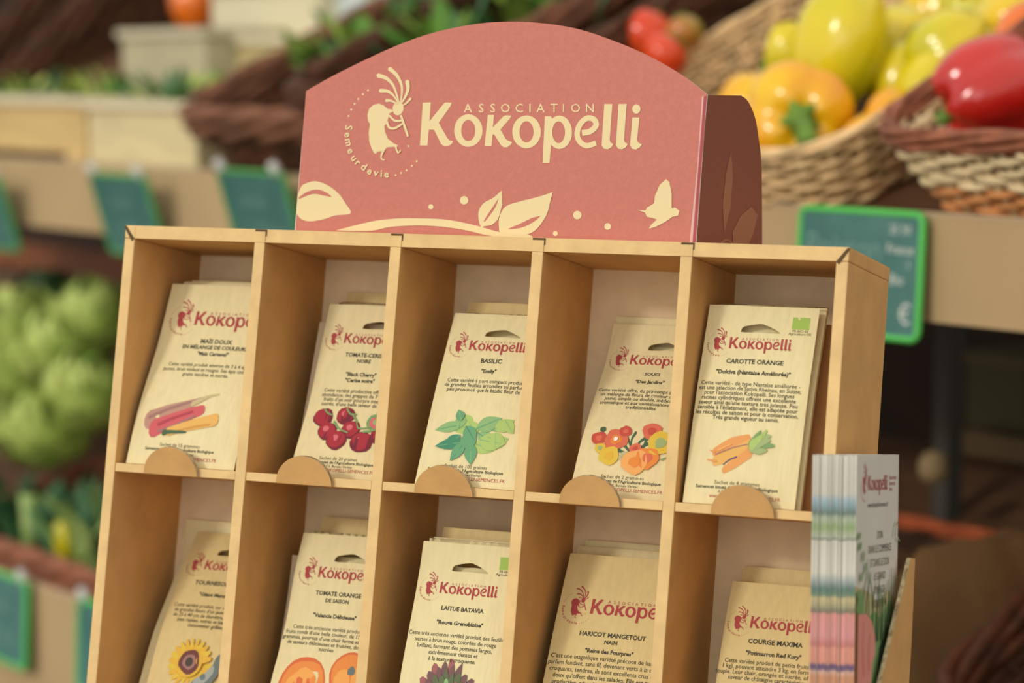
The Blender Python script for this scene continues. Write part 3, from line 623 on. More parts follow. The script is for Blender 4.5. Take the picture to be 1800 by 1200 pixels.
back(7, .01, .055, .02, 'creamy packet just behind the red lettuce packet'); back(7, .03, .11, .03, 'creamy packet second behind the red lettuce packet'); back(7, .14, .25, .1, 'brownish packet farthest behind the red lettuce packet', paper=PAPER_TAN, hole=False)
back(8, -.01, .055, .06, 'pale packet just behind the bean packet', w_=.84); back(8, .05, .11, .11, 'pale packet tallest behind the bean packet', w_=.82)
back(9, .02, .055, .11, 'tan packet just behind the COURGE MAXIMA packet', paper=PAPER_TAN, w_=.70); back(9, .05, .11, .11, 'pale packet tallest behind the COURGE MAXIMA packet', w_=.66)

PALE = mat('packet_paper_pale_back', (206, 190, 160), .75)
for r, (u1, v1), (u2, v2), lab in ((0, (546, 660), (562, 566), 'pale curled packet edge showing left of the cherry tomato packet'), (1, (505, 1050), (514, 975), 'pale curled packet edge showing left of the orange tomato packet')):
    q = rk(u1, v1, 1, .64); t = rk(u2, v2, 0, q.x); print('curl', q, t)
    packet(lab, 'seed packets standing behind the front ones', r, q.x, [(.5, ZS[r]), (.57, (ZS[r] + q.z) / 2), (.64, q.z), (max(.66, t.y), t.z)], .6, paper=PALE, hole=False, seed=50 + r, thick=.03)
# ------------------------------------------------------------ leaflets in their pocket on the rack's right side
def band_mat(name, stops, soft=True):
    m = bpy.data.materials.new(name); m.use_nodes = True; nt = m.node_tree; b = nt.nodes['Principled BSDF']; b.inputs['Roughness'].default_value = .6
    tc = nt.nodes.new('ShaderNodeTexCoord'); sp = nt.nodes.new('ShaderNodeSeparateXYZ'); mr = nt.nodes.new('ShaderNodeMapRange')
    nz = nt.nodes.new('ShaderNodeTexNoise'); nz.inputs['Scale'].default_value = 400; mp = nt.nodes.new('ShaderNodeMapping'); mp.inputs['Scale'].default_value = (1, 1, .02)
    nt.links.new(tc.outputs['Object'], mp.inputs[0]); nt.links.new(mp.outputs[0], nz.inputs['Vector'])
    nt.links.new(tc.outputs['Object'], sp.inputs[0]); nt.links.new(sp.outputs[2], mr.inputs[0])
    mr.inputs[1].default_value = 0; mr.inputs[2].default_value = .21
    r = nt.nodes.new('ShaderNodeValToRGB'); els = r.color_ramp.elements
    while len(els) > 1: els.remove(els[-1])
    els[0].position = stops[0][0]; els[0].color = srgb(*stops[0][1])
    for p, c in stops[1:]: e = els.new(p); e.color = srgb(*c)
    nt.links.new(mr.outputs[0], r.inputs[0])
    mx = nt.nodes.new('ShaderNodeMix'); mx.data_type = 'RGBA'; mx.blend_type = 'MULTIPLY'; mx.inputs[0].default_value = .35
    g = nt.nodes.new('ShaderNodeValToRGB'); g.color_ramp.elements[0].position = .35; g.color_ramp.elements[0].color = (.35, .35, .33, 1); g.color_ramp.elements[1].position = .55; nt.links.new(nz.outputs['Fac'], g.inputs[0])
    nt.links.new(r.outputs[0], mx.inputs[6]); nt.links.new(g.outputs[0], mx.inputs[7]); oi = nt.nodes.new('ShaderNodeObjectInfo'); r2 = nt.nodes.new('ShaderNodeValToRGB'); r2.color_ramp.elements[0].color = (.55, .55, .53, 1); r2.color_ramp.elements[0].position = 0; r2.color_ramp.elements[1].position = .45; nt.links.new(oi.outputs['Random'], r2.inputs[0]); m2 = nt.nodes.new('ShaderNodeMix'); m2.data_type = 'RGBA'; m2.blend_type = 'MULTIPLY'; m2.inputs[0].default_value = .55; nt.links.new(mx.outputs[2], m2.inputs[6]); nt.links.new(r2.outputs[0], m2.inputs[7]); nt.links.new(m2.outputs[2], b.inputs['Base Color']); return m
LH = 2.21                                             # leaflet height, units
zt = -1.298; zb = zt - LH
def zfrac(v): # pixel row on the front edges -> fraction of the height
    p = rk(1460, v, 1, -.6); return min(.999, max(0, (p.z - zb) / LH))
W = (226, 222, 208)
edge_stops = [(0, (150, 110, 90)), (zfrac(1192), (214, 150, 110)), (zfrac(1184), (226, 182, 160)), (zfrac(1179), (96, 74, 120)), (zfrac(1172), (110, 80, 120)), (zfrac(1168), (226, 150, 130)), (zfrac(1142), (228, 152, 132)), (zfrac(1137), (200, 120, 112)),
              (zfrac(1120), (222, 150, 150)), (zfrac(1082), (224, 150, 140)), (zfrac(1077), (120, 116, 96)), (zfrac(1066), (176, 170, 130)), (zfrac(1054), (206, 190, 140)), (zfrac(1048), (104, 140, 112)), (zfrac(1036), (90, 124, 116)), (zfrac(1022), (170, 182, 180)), (zfrac(1008), W),
              (zfrac(952), W), (zfrac(949), (110, 124, 110)), (zfrac(945), (200, 208, 184)), (zfrac(928), (158, 186, 124)), (zfrac(912), (190, 206, 180)), (zfrac(903), (110, 136, 124)), (zfrac(896), (132, 164, 168)), (zfrac(880), (176, 204, 216)), (zfrac(868), W)]
edge_stops = sorted(edge_stops)
EDGEM = band_mat('leaflet_edges_printed', edge_stops)
COVER = mat('leaflet_cover', (224, 220, 208), .5, var=.02, vscale=30)
NLF = 30; xa, xb = 5.063, 5.326; tl = (xb - xa) / NLF
LR = RACKM @ Matrix.Translation(Vector((xa * U, -.6 * U, zt * U))) @ Matrix.Rotation(math.radians(-2.2), 4, 'Y') @ Matrix.Rotation(math.radians(3.2), 4, 'X') @ Matrix.Translation(Vector((0, 0, -LH * U)))
proto = None
rnd = random.Random(3)
for i in range(NLF):
    last = i == NLF - 1
    M = LR @ Matrix.Translation(Vector(((i + .5) * tl * U, rnd.uniform(-.0012, .0008) if not last else -.0003, rnd.uniform(-.0006, .0004))))
    if proto is None or last:
        mb = MB(); mb.box(-tl / 2 * U * .86, tl / 2 * U * .86, 0, 1.04 * U, 0, LH * U, COVER)
        for k in (2, 3, 1): mb.m[k] = mb.mi(EDGEM)
        if last: mb.m[1] = 0
        o = mb.build('leaflet', fix=False); proto = proto or o
    else:
        o = proto.copy(); C.objects.link(o)
    o.matrix_world = M
    if last: tag(o, 'outermost leaflet of the stack, its grey-white printed cover facing right', 'leaflet', 'leaflets in the side pocket'); cov = o
    elif i == 0: tag(o, 'innermost leaflet of the stack, leftmost edge against the rack', 'leaflet', 'leaflets in the side pocket')
    else: tag(o, 'leaflet standing edge-on in the stack, printed colour bands on its edge', 'leaflet', 'leaflets in the side pocket')
def cm(y, z, off): return Vector((tl / 2 * U * .86 + off, y * U, z * U))
A = Art()                                            # y 0..1.04, z 0..2.21
A.poly([(0.0, .0), (1.04, 0), (1.04, .88), (.8, .96), (.55, .90), (.3, .98), (.0, 1.02)], 'shade')
A.poly([(0.3, .4), (1.04, .45), (1.04, .82), (.85, .9), (.6, .8), (.45, .86), (.3, .8)], 'grass')
A.poly([(0.5, .2), (1.04, .25), (1.04, .70), (.85, .78), (.6, .62)], 'dgreen')
for k in range(16):
    x = .12 + k * .055; A.stroke([(x, .68), (x + rnd.uniform(-.03, .03), .9), (x + rnd.uniform(-.08, .08), 1.05 + rnd.uniform(-.1, .12))], .03, .006, 'dgreen' if k % 2 else 'grass')
for x, z in ((.06, 1.68), (.14, 1.62), (.2, 1.55), (.1, 1.5), (.03, 1.74)): A.ell(x, z, .035, .02, 'cgreen2', rot=x * 9)
A.ell(.08, 1.33, .09, .06, 'grass', wob=.15); A.ell(.05, 1.39, .05, .04, 'cgreen2', wob=.15)
for x, z, r in ((.93, 1.78, .5), (.9, 1.72, 1.2), (.97, 1.7, -.4), (.98, 1.4, 1), (.95, 1.45, .2), (.28, 1.05, 1)): A.stroke([(x, z), (x + .05 * math.cos(r), z + .05 * math.sin(r))], .02, .008, 'cgreen2')
# earthy hand print: two fingers at the spine side
A.poly([(0, .44), (0, .86), (.2, .85), (.33, .80), (.42, .70), (.42, .60), (.36, .55), (.33, .44), (.2, .42)], 'skin'); A.stroke([(.14, .8), (.12, .66), (.15, .5)], .02, .03, 'skin2'); A.stroke([(.28, .72), (.26, .62), (.28, .52)], .015, .02, 'skin2')
A.poly([(0, .02), (0, .42), (.2, .40), (.34, .35), (.42, .25), (.4, .15), (.3, .08), (.1, .02)], 'skin'); A.poly([(.33, .3), (.40, .24), (.385, .14), (.33, .12), (.30, .2)], 'nail'); A.stroke([(.06, .3), (.15, .32), (.27, .3)], .012, .012, 'skin2')
A = A.xf(lambda x, z: (x, z + .43 if z < 1.2 and z > .001 else z)); A.build('cover_picture', cm, cov)
T = Art()
tf = lambda a, b: (.27 + a * .48, 2.0 + b * .48)
lg = Art(); lg.merge(NL.xf(tf)); lg.i = [(v, f, c, k % 4) for k, (v, f, c, l) in enumerate(lg.i)]
L1 = lg.build('logo', cm, cov, recol='lred'); NC.xf(tf).build('logo_motto', cm, L1, recol='lred')
for k in range(3): T.text(('Association', 'Semences', 'libres')[k], .79, 2.06 - k * .035, .04, 'lred', align='LEFT')
T.text('www.kokopelli-semences.fr', .52, 1.90, .045, 'black')
for k, t in enumerate(('DON', 'DANS LE COMMERCE', 'ET DANS LE DON', 'LE GRAND', 'SYNERGIE', 'FERTILITE PAR')): T.text(t, .58, 1.71 - k * .082, .066, 'grey', sx=.9)
T.build('cover_text', cm, cov)
# pocket: open-topped cardboard sleeve fixed to the rack's side, its outer cheek cut on a slant
mb = MB(); XP = 5.36
zb2 = zb - .03
FRONTB = lambda z: .0
sl = [(.45, -1.855), (.57, -1.857), (.62, -2.4), (.62, zb2), (-.66, zb2), (-.66, -3.30), (-.118, -2.613)]
T2 = RT4
mb.prism(sl, XP + .05, XP + .075, K_SIDE, 0, m_side=K_FLUTE, T=T2)
mb.box(5 + h2 + .002, XP + .05, -.66, .62, zb2 - .02, zb2, K_SIDE, T2)
mb.box(5 + h2 + .002, XP + .05, -.66, -.635, zb2, -3.3, K_SIDE, T2)
mb.box(5 + h2 + .002, XP + .05, .595, .62, zb2, -2.5, K_SIDE, T2)
mb.build('leaflet_pocket', rack)

# ------------------------------------------------------------ table carrying the rack
TW_ = mat('table_wood', (150, 112, 70), .6, var=.15, vscale=14, stretch=(1, 8, 1))
yaw = math.atan2(Xw.y, Xw.x)
cc = (corners[0] + corners[3]) / 2
tb = empty('small_table', Matrix.Translation((cc.x, cc.y, 0)) @ Matrix.Rotation(yaw, 4, 'Z'), 'small wooden table under the cardboard seed rack', 'table')
mb = MB(); mb.box(-.33, .33, -.16, .14, TABLE_Z - .025, TABLE_Z - .0005, TW_); mb.build('tabletop', tb)
for sx in (-1, 1):
    for sy in (-.14, .12):
        mb = MB(); mb.box(sx * .30 - .02, sx * .30 + .02, sy - .02, sy + .02, 0, TABLE_Z - .025, TW_); mb.build('leg', tb)
# ------------------------------------------------------------ market stall behind
CARD = mat('stall_cardboard', (192, 164, 122), .85, var=.05, vscale=8, bump=.05, bscale=60)
CARD_T = mat('stall_cardboard_edge', (206, 184, 150), .85)
BOARD = mat('stall_board', (92, 62, 38), .8, var=.2, vscale=10, stretch=(1, 6, 1))
METAL = mat('grey_metal_post', (70, 66, 58), .6)
TILT = math.radians(24); BDROP = .010
SL, SR = -2.3, .75
def tier(ztop, n0, h, depth, name_l, cat_l, tiltb=TILT, sl=SL, sr=SR, bd=BDROP):
    e = empty('cardboard_edging', SM(0, n0, ztop - h), name_l, 'shelf edging')
    mb = MB(); mb.box(sl, sr, -.004, .006, 0, h, CARD); mb.build('cardboard_strip', e)
    mb = MB(); mb.box(sl, sr, -.005, .0075, h, h + .0025, CARD_T); mb.build('top_fold', e)
    b = empty('shelf_board', SM(0, n0 + .012, ztop - bd, tiltb), cat_l, 'shelf')
    mb = MB(); mb.box(sl, sr, 0, depth, -.018, 0, BOARD); mb.build('board', b)
    return b
tier(ZA, 0, .090, .62, 'beige cardboard edging along the upper shelf, price signs clipped to it', 'sloping upper shelf board carrying crates and wicker baskets')
NB = -.22
_, _, ZB_ = stall(100, 1040, NB)
tier(ZB_, NB, .30, .75, 'tall beige cardboard edging of the lower shelf at bottom left', 'sloping lower shelf board carrying lettuces and leeks', sr=.62, tiltb=math.radians(17), bd=.02)
for s in (-2.25, -.55, .70):
    o = MB(); o.box(-.02, .02, -.02, .02, 0, ZA - .03, METAL); p = o.build('shelf_post'); p.matrix_world = SM(s, .035, 0)
    tag(p, {-2.25: 'grey metal post under the far left of the stall', -.55: 'grey metal post behind the middle of the seed rack', .70: 'grey metal post at the near right end of the stall'}[s], 'post')
def shelf_z(n, ztop, h, n0=0, t=TILT): return ztop - BDROP + (n - n0 - .012) * math.tan(t)

# ---- wicker baskets
W_TAN = mat('willow_tan', (232, 198, 146), .6, var=.22, vscale=45, bump=.3, bscale=200)
W_CREAM = mat('willow_cream', (236, 214, 168), .6, var=.12, vscale=45, bump=.3, bscale=200)
W_ORANGE = mat('willow_orange', (214, 146, 90), .6, var=.22, vscale=45, bump=.3, bscale=200)
W_BROWN = mat('willow_brown', (104, 64, 40), .6, var=.35, vscale=40, bump=.3, bscale=200)
W_RIM = mat('willow_rim_brown', (150, 92, 66), .55, var=.3, vscale=40, bump=.3, bscale=200)
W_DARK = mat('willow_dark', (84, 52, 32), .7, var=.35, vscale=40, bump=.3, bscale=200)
def rrect(wx, wy, r, n=10):
    pts = []
    for cx, cy, a0 in ((wx / 2 - r, wy / 2 - r, 0), (-wx / 2 + r, wy / 2 - r, 90), (-wx / 2 + r, -wy / 2 + r, 180), (wx / 2 - r, -wy / 2 + r, 270)):
        for k in range(n + 1): a = math.radians(a0 + 90 * k / n); pts.append((cx + r * math.cos(a), cy + r * math.sin(a)))
    return pts
def resample(pts, N):
    pts = pts + [pts[0]]; L = [0]
    for i in range(1, len(pts)): L.append(L[-1] + math.dist(pts[i], pts[i - 1]))
    out = []; j = 1
    for k in range(N):
        d = L[-1] * k / N
        while L[j] < d: j += 1
        t = (d - L[j - 1]) / max(1e-9, L[j] - L[j - 1]); out.append((pts[j - 1][0] + (pts[j][0] - pts[j - 1][0]) * t, pts[j - 1][1] + (pts[j][1] - pts[j - 1][1]) * t))
    return out
def basket(label, M, wx, wy, h, taper=.8, rows=11, cols=(W_TAN,), rim=W_RIM, rr=.0048, rim_r=.007, stakes=44, seed=0, split=None, group='wicker baskets of the stall', name='wicker_basket', rim_rows=2, inner=None):
    rnd = random.Random(seed); root = empty(name, M, label, 'basket', group); N = stakes * 4
    def at(t, z, off=0):                             # point list of the perimeter at height fraction z
        k = taper + (1 - taper) * z; P = resample(rrect(wx * k + 2 * off, wy * k + 2 * off, min(wx, wy) * .16, 8), N); return P
    mbs = [MB() for _ in cols]
    for r in range(rows):
        z = (r + .5) / rows; P = at(0, z); Q = []
        ph = 1 if r % 2 else -1
        for i, (x, y) in enumerate(P):
            nx, ny = (x / (wx / 2)), (y / (wy / 2)); l = math.hypot(nx, ny); nx, ny = nx / l, ny / l
            a = ph * .0038 * math.cos(PI * i / 4 * 1.0); Q.append((x + nx * a, y + ny * a, z * h + .0012 * math.sin(i * .7 + r * 2)))
        ci = 0 if split is None else (0 if z > split else 1)
        ci = min(ci, len(cols) - 1); mbs[ci].tube(Q, rr * rnd.uniform(.9, 1.1), cols[ci], n=5, closed=True)
    for i, b in enumerate(mbs):
        if b.v: b.build('woven_side' if len(cols) == 1 else ('woven_side_upper', 'woven_side_lower')[i], root, smooth=True)
    b = MB(); P0, P1 = at(0, 0), at(0, 1)
    for i in range(0, N, 4): b.tube([(P0[i][0], P0[i][1], 0), (P1[i][0], P1[i][1], h)], .0035, cols[0], n=5)
    b.build('stakes', root, smooth=True)
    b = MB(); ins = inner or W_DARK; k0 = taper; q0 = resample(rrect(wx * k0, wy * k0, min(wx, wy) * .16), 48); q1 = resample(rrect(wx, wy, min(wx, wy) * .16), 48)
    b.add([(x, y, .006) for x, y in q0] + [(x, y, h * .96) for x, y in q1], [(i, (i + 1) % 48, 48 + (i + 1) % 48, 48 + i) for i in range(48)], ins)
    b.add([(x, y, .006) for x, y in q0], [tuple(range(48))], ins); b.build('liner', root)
    b = MB(); P = resample(rrect(wx, wy, min(wx, wy) * .16, 8), N)
    for k in range(3 * rim_rows):
        Q = []
        for i, (x, y) in enumerate(P):
            a = 2 * PI * i / 28 + k * 2 * PI / 3; l = math.hypot(x, y); lift = (k // 3) * rim_r * 1.6
            o = math.cos(a) * rim_r * .8; Q.append((x + x / l * o, y + y / l * o, h + lift + math.sin(a) * rim_r * .7 + rim_r * .4))
        b.tube(Q, rim_r * .72, rim, n=6, closed=True)
    b.build('braided_rim', root, smooth=True)
    return root
def on_shelf(s, n, lift=0, yaw=0, z0=None, h=.09, n0=0, t=TILT):
    return SM(s, n, shelf_z(n, z0 if z0 is not None else ZA, h, n0, t) + .002 + lift, t, yaw)
# upper tier, from near right to far left
sY, _, _ = stall(1570, 240, .04)
B3 = basket('wicker basket of red peppers, cream and orange weave with brown rim, at far right', on_shelf(sY + .262, .19), .44, .44, .084, .88, rows=12, rr=.0036, stakes=56, cols=(W_CREAM, W_ORANGE), split=.5, rim_r=.0052, rim=W_RIM, seed=1, rim_rows=2)
B2 = basket('tan wicker basket of yellow peppers right of the red header', on_shelf(sY - .225, .19), .43, .44, .070, .9, rows=10, rr=.0036, stakes=56, cols=(W_TAN,), rim=W_TAN, seed=2, rim_rows=1, rim_r=.0045)
B1 = basket('dark wicker basket of tomatoes behind the red header', on_shelf(sY - .70, .215), .44, .46, .10, .86, rows=11, cols=(W_DARK,), rim=W_DARK, seed=3, rr=.0052, rim_r=.009)
B0 = basket('brown wicker basket of leafy greens left of the red header', on_shelf(stall(335, 240, .02)[0] + .25, .215), .43, .46, .066, .84, rows=8, cols=(W_BROWN,), rim=mat('willow_rim_dull', (128, 84, 60), .6, var=.3, vscale=40, bump=.3, bscale=200), seed=4, rr=.0055, rim_r=.010)

# ---- bell peppers
PEP = dict(yg=mat('pepper_yellow_green', (186, 190, 20), .22, col2=(236, 212, 30), vscale=9, spec=.5, coat=.5, vlo=.3, vhi=.7), y=mat('pepper_yellow', (238, 196, 24), .22, col2=(222, 206, 40), vscale=12, spec=.5, coat=.5),
  yo=mat('pepper_yellow_orange', (250, 204, 18), .22, col2=(242, 164, 20), vscale=14, spec=.5, coat=.5), r=mat('pepper_red', (186, 22, 20), .2, col2=(206, 44, 32), vscale=12, spec=.5, coat=.6), o=mat('pepper_orange', (236, 116, 28), .22, var=.1, vscale=12, spec=.5, coat=.5))
STEM = mat('pepper_stem_green', (108, 148, 56), .5, var=.2, vscale=30)
def pepper(label, M, L, Rr, lobes=4, m='y', seed=0, bend=0, group='bell peppers', lob=.13, shoulder=.9, tip=.62, stem=True, sbend=.3):
    rnd = random.Random(seed); root = empty('bell_pepper', M, label, 'pepper', group); NT, NP = 30, 48; v = []; ph = rnd.uniform(0, 6)
    for i in range(NT + 1):
        t = i / NT                                   # 0 tip, 1 stem end
        env = math.sin(PI * min(1, max(0, t)) ** 1.0) if False else (1 - abs(2 * t - 1) ** 3.2) ** .5
        env *= tip + (shoulder - tip) * t + .25 * math.sin(PI * t)
        for k in range(NP):
            a = 2 * PI * k / NP
            lo = 1 - lob * (1 - abs(math.cos(lobes * (a + ph) / 2)) ** .8) * (0.7 + .6 * abs(2 * t - 1)) + .05 * math.sin(a + seed) + .03 * math.sin(2 * a + seed * 2 + t * 3)
            r = Rr * env * lo
            z = (t - .5) * L
            dim = (1 - min(1, r / (Rr * .55))) if t > .8 or t < .2 else 0
            z += (-.13 if t > .5 else .08) * L * dim ** 1.3 + (.05 * L * math.cos(lobes * (a + ph)) * (abs(2 * t - 1) ** 4))
            x = r * math.cos(a) + bend * math.sin(PI * t) ** 1 * Rr; v.append((x, r * math.sin(a), z))
    f = [(i * NP + k, i * NP + (k + 1) % NP, (i + 1) * NP + (k + 1) % NP, (i + 1) * NP + k) for i in range(NT) for k in range(NP)]
    mb = MB(); mb.add(v, f, PEP[m]); o = mb.build('flesh', root, smooth=True); sb = o.modifiers.new('s', 'SUBSURF'); sb.levels = 1; sb.render_levels = 1
    if stem:
        mb = MB(); zt = L * .36; s = Rr * .16
        mb.tube(spline([(0, 0, zt), (0, 0, zt + Rr * .25), (Rr * sbend * .5, 0, zt + Rr * .5), (Rr * sbend, Rr * .1, zt + Rr * .72)], 4), [s * 2.2, s * 1.9, s * 1.4, s * 1.1, s, s, s, s, s, s * 1.05, s * 1.15, s * 1.3, s * 1.35][:13], STEM, n=8)
        for k in range(5):
            a = 2 * PI * k / 5; mb.tube([(0, 0, zt + s), (math.cos(a) * Rr * .2, math.sin(a) * Rr * .2, zt + s * .6), (math.cos(a) * Rr * .38, math.sin(a) * Rr * .38, zt + s * .9)], [s * 1.1, s * .9, s * .25], STEM, n=6)
        mb.build('stem', root, smooth=True)
    return root
def at_px(u, v, n): s, nn, z = stall(u, v, n); return s, nn, z
def pose(u, v, n, axis, roll=0):
    """pepper centred at a stall point, its stem end pointing along axis = (right, away, up) of the viewer"""
    s, nn, z = stall(u, v, n); p = SW(s, nn, z); ax = (RT * axis[0] + Vector((0, 1, 0)) * axis[1] + Vector((0, 0, 1)) * axis[2]).normalized()
    q = ax.to_track_quat('Z', 'X').to_matrix().to_4x4() @ Matrix.Rotation(roll, 4, 'Z'); q.translation = p; return q
pepper('largest yellow-green bell pepper, standing tall behind the orange-yellow one', pose(1474, 92, .15, (-.2, .1, -.95), 0.4), .142, .043, 3, 'yg', 11, lob=.17, shoulder=.72, tip=.95)
pepper('small yellow-green pepper lobe leaning on the left of the largest pepper', pose(1386, 92, .125, (.15, .3, -.85)), .066, .025, 3, 'yg', 12, stem=False)
pepper('orange-yellow bell pepper with its green stem facing the viewer', pose(1408, 212, .075, (-.1, -.75, .05), .5), .068, .050, 4, 'yo', 13, lob=.16, shoulder=.95, tip=.8, sbend=-.5)
pepper('yellow bell pepper at the left edge of the tan basket, half hidden by the header', pose(1325, 195, .13, (.3, .4, .7)), .075, .036, 4, 'yo', 14)
pepper('small yellow pepper between the two baskets', pose(1560, 205, .12, (.4, .5, .5), 1), .06, .022, 4, 'yo', 15)
pepper('yellow pepper low in the tan basket beside the wicker rim', pose(1520, 238, .085, (.8, .4, .2), 1), .05, .019, 4, 'yo', 16, stem=False)
pepper('dull yellow pepper behind the largest pepper', pose(1592, 85, .26, (.5, .3, .3), 1), .09, .042, 4, 'y', 17)
pepper('yellow-green pepper upright behind the gap of the two baskets', pose(1590, 150, .2, (.1, .3, .9), 1), .085, .036, 3, 'yg', 18)
pepper('bright yellow pepper behind the red pepper', pose(1672, 88, .2, (-.5, .1, -.4), 2), .09, .042, 4, 'yg', 19)
pepper('yellow pepper with drooping green stem above the red pepper', pose(1640, 150, .17, (-.3, -.3, -.8), 2), .08, .034, 4, 'yg', 20)
pepper('yellow pepper at the top right corner with a green stem', pose(1735, 25, .32, (-.45, -.3, .45), 1), .10, .045, 4, 'yg', 21, sbend=.6)
pepper('second yellow pepper at the top right corner', pose(1778, 45, .28, (.5, -.2, .1), 1), .085, .04, 4, 'y', 22, stem=False)
RP = pepper('red bell pepper with curved green stem lying on the brown wicker rim', pose(1748, 158, .10, (-.9, -.3, -.32), .9), .125, .042, 4, 'r', 23, lob=.2, shoulder=.98, tip=.8, stem=False)
mb = MB(); Pp = [RP.matrix_world.inverted() @ SW(*stall(u, v, n)) for u, v, n in ((1690, 178, .075), (1676, 192, .06), (1660, 206, .05), (1630, 212, .045), (1592, 212, .04))]
mb.tube(spline(Pp, 5), [.014 - .008 * min(1, i / 9) for i in range(21)], STEM, n=9); mb.build('stem', RP, smooth=True)
pepper('darker red pepper at the right edge behind the rim', pose(1806, 195, .13, (.2, .6, .3), .9), .08, .045, 4, 'r', 24, stem=False)
pepper('orange pepper at the right edge above the red pepper', pose(1800, 80, .19, (.4, .3, .6), .4), .08, .034, 3, 'o', 25, stem=False)
for k, (s, n, m) in enumerate(((.12, .15, 'r'), (.2, .3, 'r'), (.05, .33, 'o'), (-.3, .3, 'y'), (-.33, .16, 'yo'), (-.12, .3, 'y'))):
    pepper(('red filler pepper at the front of the far right basket', 'red filler pepper at the back of the far right basket', 'orange filler pepper at the back left of the far right basket', 'yellow filler pepper at the back of the tan basket', 'orange-yellow filler pepper at the left of the tan basket', 'yellow filler pepper at the back right of the tan basket')[k], SM(sY + s + .08, n + .02, shelf_z(n, ZA, .09) + .06, .3, k, .5), .085, .038, 4, m, 40 + k, stem=False, group='peppers filling the baskets')

# ---- tomatoes
TOM = mat('tomato_red', (222, 66, 34), .2, col2=(232, 96, 40), vscale=12, coat=.5); TOMY = mat('tomato_green', (150, 140, 50), .25, col2=(190, 110, 50), vscale=14, coat=.5)
def tomato(label, M, r, m, seed=0):
    root = empty('tomato', M, label, 'tomato', 'tomatoes in the dark basket'); v = []; NT, NP = 20, 36
    for i in range(NT + 1):
        t = PI * i / NT
        for k in range(NP):
            a = 2 * PI * k / NP; rr = r * math.sin(t) * (1 - .05 * abs(math.sin(3 * a + seed)) * (1 + math.cos(t)) / 2); z = r * .86 * math.cos(t) - r * .16 * math.exp(-((t / .45) ** 2)); v.append((rr * math.cos(a), rr * math.sin(a), z))
    mb = MB(); mb.add(v, [(i * NP + k, i * NP + (k + 1) % NP, (i + 1) * NP + (k + 1) % NP, (i + 1) * NP + k) for i in range(NT) for k in range(NP)], m); mb.build('flesh', root, smooth=True)
    mb = MB()
    for k in range(5):
        a = 2 * PI * k / 5; c, s = math.cos(a), math.sin(a); mb.tube([(0, 0, r * .72), (c * r * .3, s * r * .3, r * .8), (c * r * .62, s * r * .62, r * .72)], [r * .07, r * .09, r * .01], STEM, n=5)
    mb.tube([(0, 0, r * .7), (0, r * .05, r * .95)], r * .06, STEM, n=5); mb.build('calyx', root, smooth=True)
tomato('bright red-orange tomato peeking over the right of the header', pose(1134, 62, .15, (.3, .3, .9)), .033, TOM, 1)
tomato('green and red tomato right of the bright red one', pose(1202, 58, .17, (-.2, .3, .9)), .022, TOMY, 2)
tomato('orange-red tomato lower behind the header edge', pose(1168, 97, .14, (.5, .1, .6)), .026, TOM, 3)

for k, (ds, n, lab) in enumerate(((-.505, .10, 'tomato low at the front right of the dark basket'), (-.57, .12, 'tomato low in the front middle of the dark basket'), (-.50, .17, 'tomato low under the bright red-orange tomato'), (-.565, .20, 'tomato low under the green and red tomato'), (-.64, .15, 'tomato low at the front left of the dark basket'), (-.63, .24, 'tomato low at the back left of the dark basket'))):
    tomato(lab, SM(sY + ds, n, shelf_z(n, ZA, .09) + .04, .3, k), .033, TOM if k % 3 else TOMY, k)
for k, (ds, n, m, lab) in enumerate(((.12, .10, 'r', 'red pepper under the stemmed red pepper'), (.24, .12, 'r', 'red pepper at the front middle of the far right basket'), (.30, .22, 'o', 'orange pepper in the middle of the far right basket'))):
    pepper(lab, SM(sY + ds + .05, n + .03, shelf_z(n, ZA, .09) + .055, .4, k * 2, .6), .085, .04, 4, m, 60 + k, stem=False, group='peppers filling the baskets')
# ---- leafy things
def leafmesh(mb, base, d, up, L, wd, m, curl=.4, ruff=.12, seed=0, nu=9, nv=7):
    d = Vector(d).normalized(); up = Vector(up); up = (up - d * up.dot(d)).normalized(); sd = d.cross(up); v = []
    for i in range(nu + 1):
        t = i / nu; c = base + d * (L * math.sin(t * curl * 2) / (curl * 2) if curl else L * t) - up * (0) + up * (L * (1 - math.cos(t * curl * 2)) / (curl * 2) if curl else 0)
        wdt = wd * (math.sin(PI * (t * .9 + .08)) ** .7)
        for k in range(nv + 1):
            q = 2 * k / nv - 1; v.append(c + sd * (wdt * q) + up * (ruff * wd * math.sin(t * 17 + q * 3 + seed) * q * q + .35 * wd * q * q))
    mb.add(v, [(i * (nv + 1) + k, i * (nv + 1) + k + 1, (i + 1) * (nv + 1) + k + 1, (i + 1) * (nv + 1) + k) for i in range(nu) for k in range(nv)], m)
G1 = mat('lettuce_light', (202, 216, 122), .5, col2=(150, 180, 74), vscale=14); G2 = mat('lettuce_mid', (146, 176, 76), .5, col2=(106, 144, 54), vscale=14)
G3 = mat('dark_green_leaf', (40, 74, 40), .5, col2=(60, 96, 50), vscale=14); G4 = mat('leek_pale', (176, 196, 120), .45, col2=(140, 176, 96), vscale=20); G5 = mat('blue_green_leaf', (64, 108, 72), .5, col2=(90, 134, 84), vscale=14); G6 = mat('yellow_green_leaf', (186, 198, 30), .45)
GH = mat('herb_green', (86, 136, 48), .5, col2=(116, 160, 62), vscale=14)
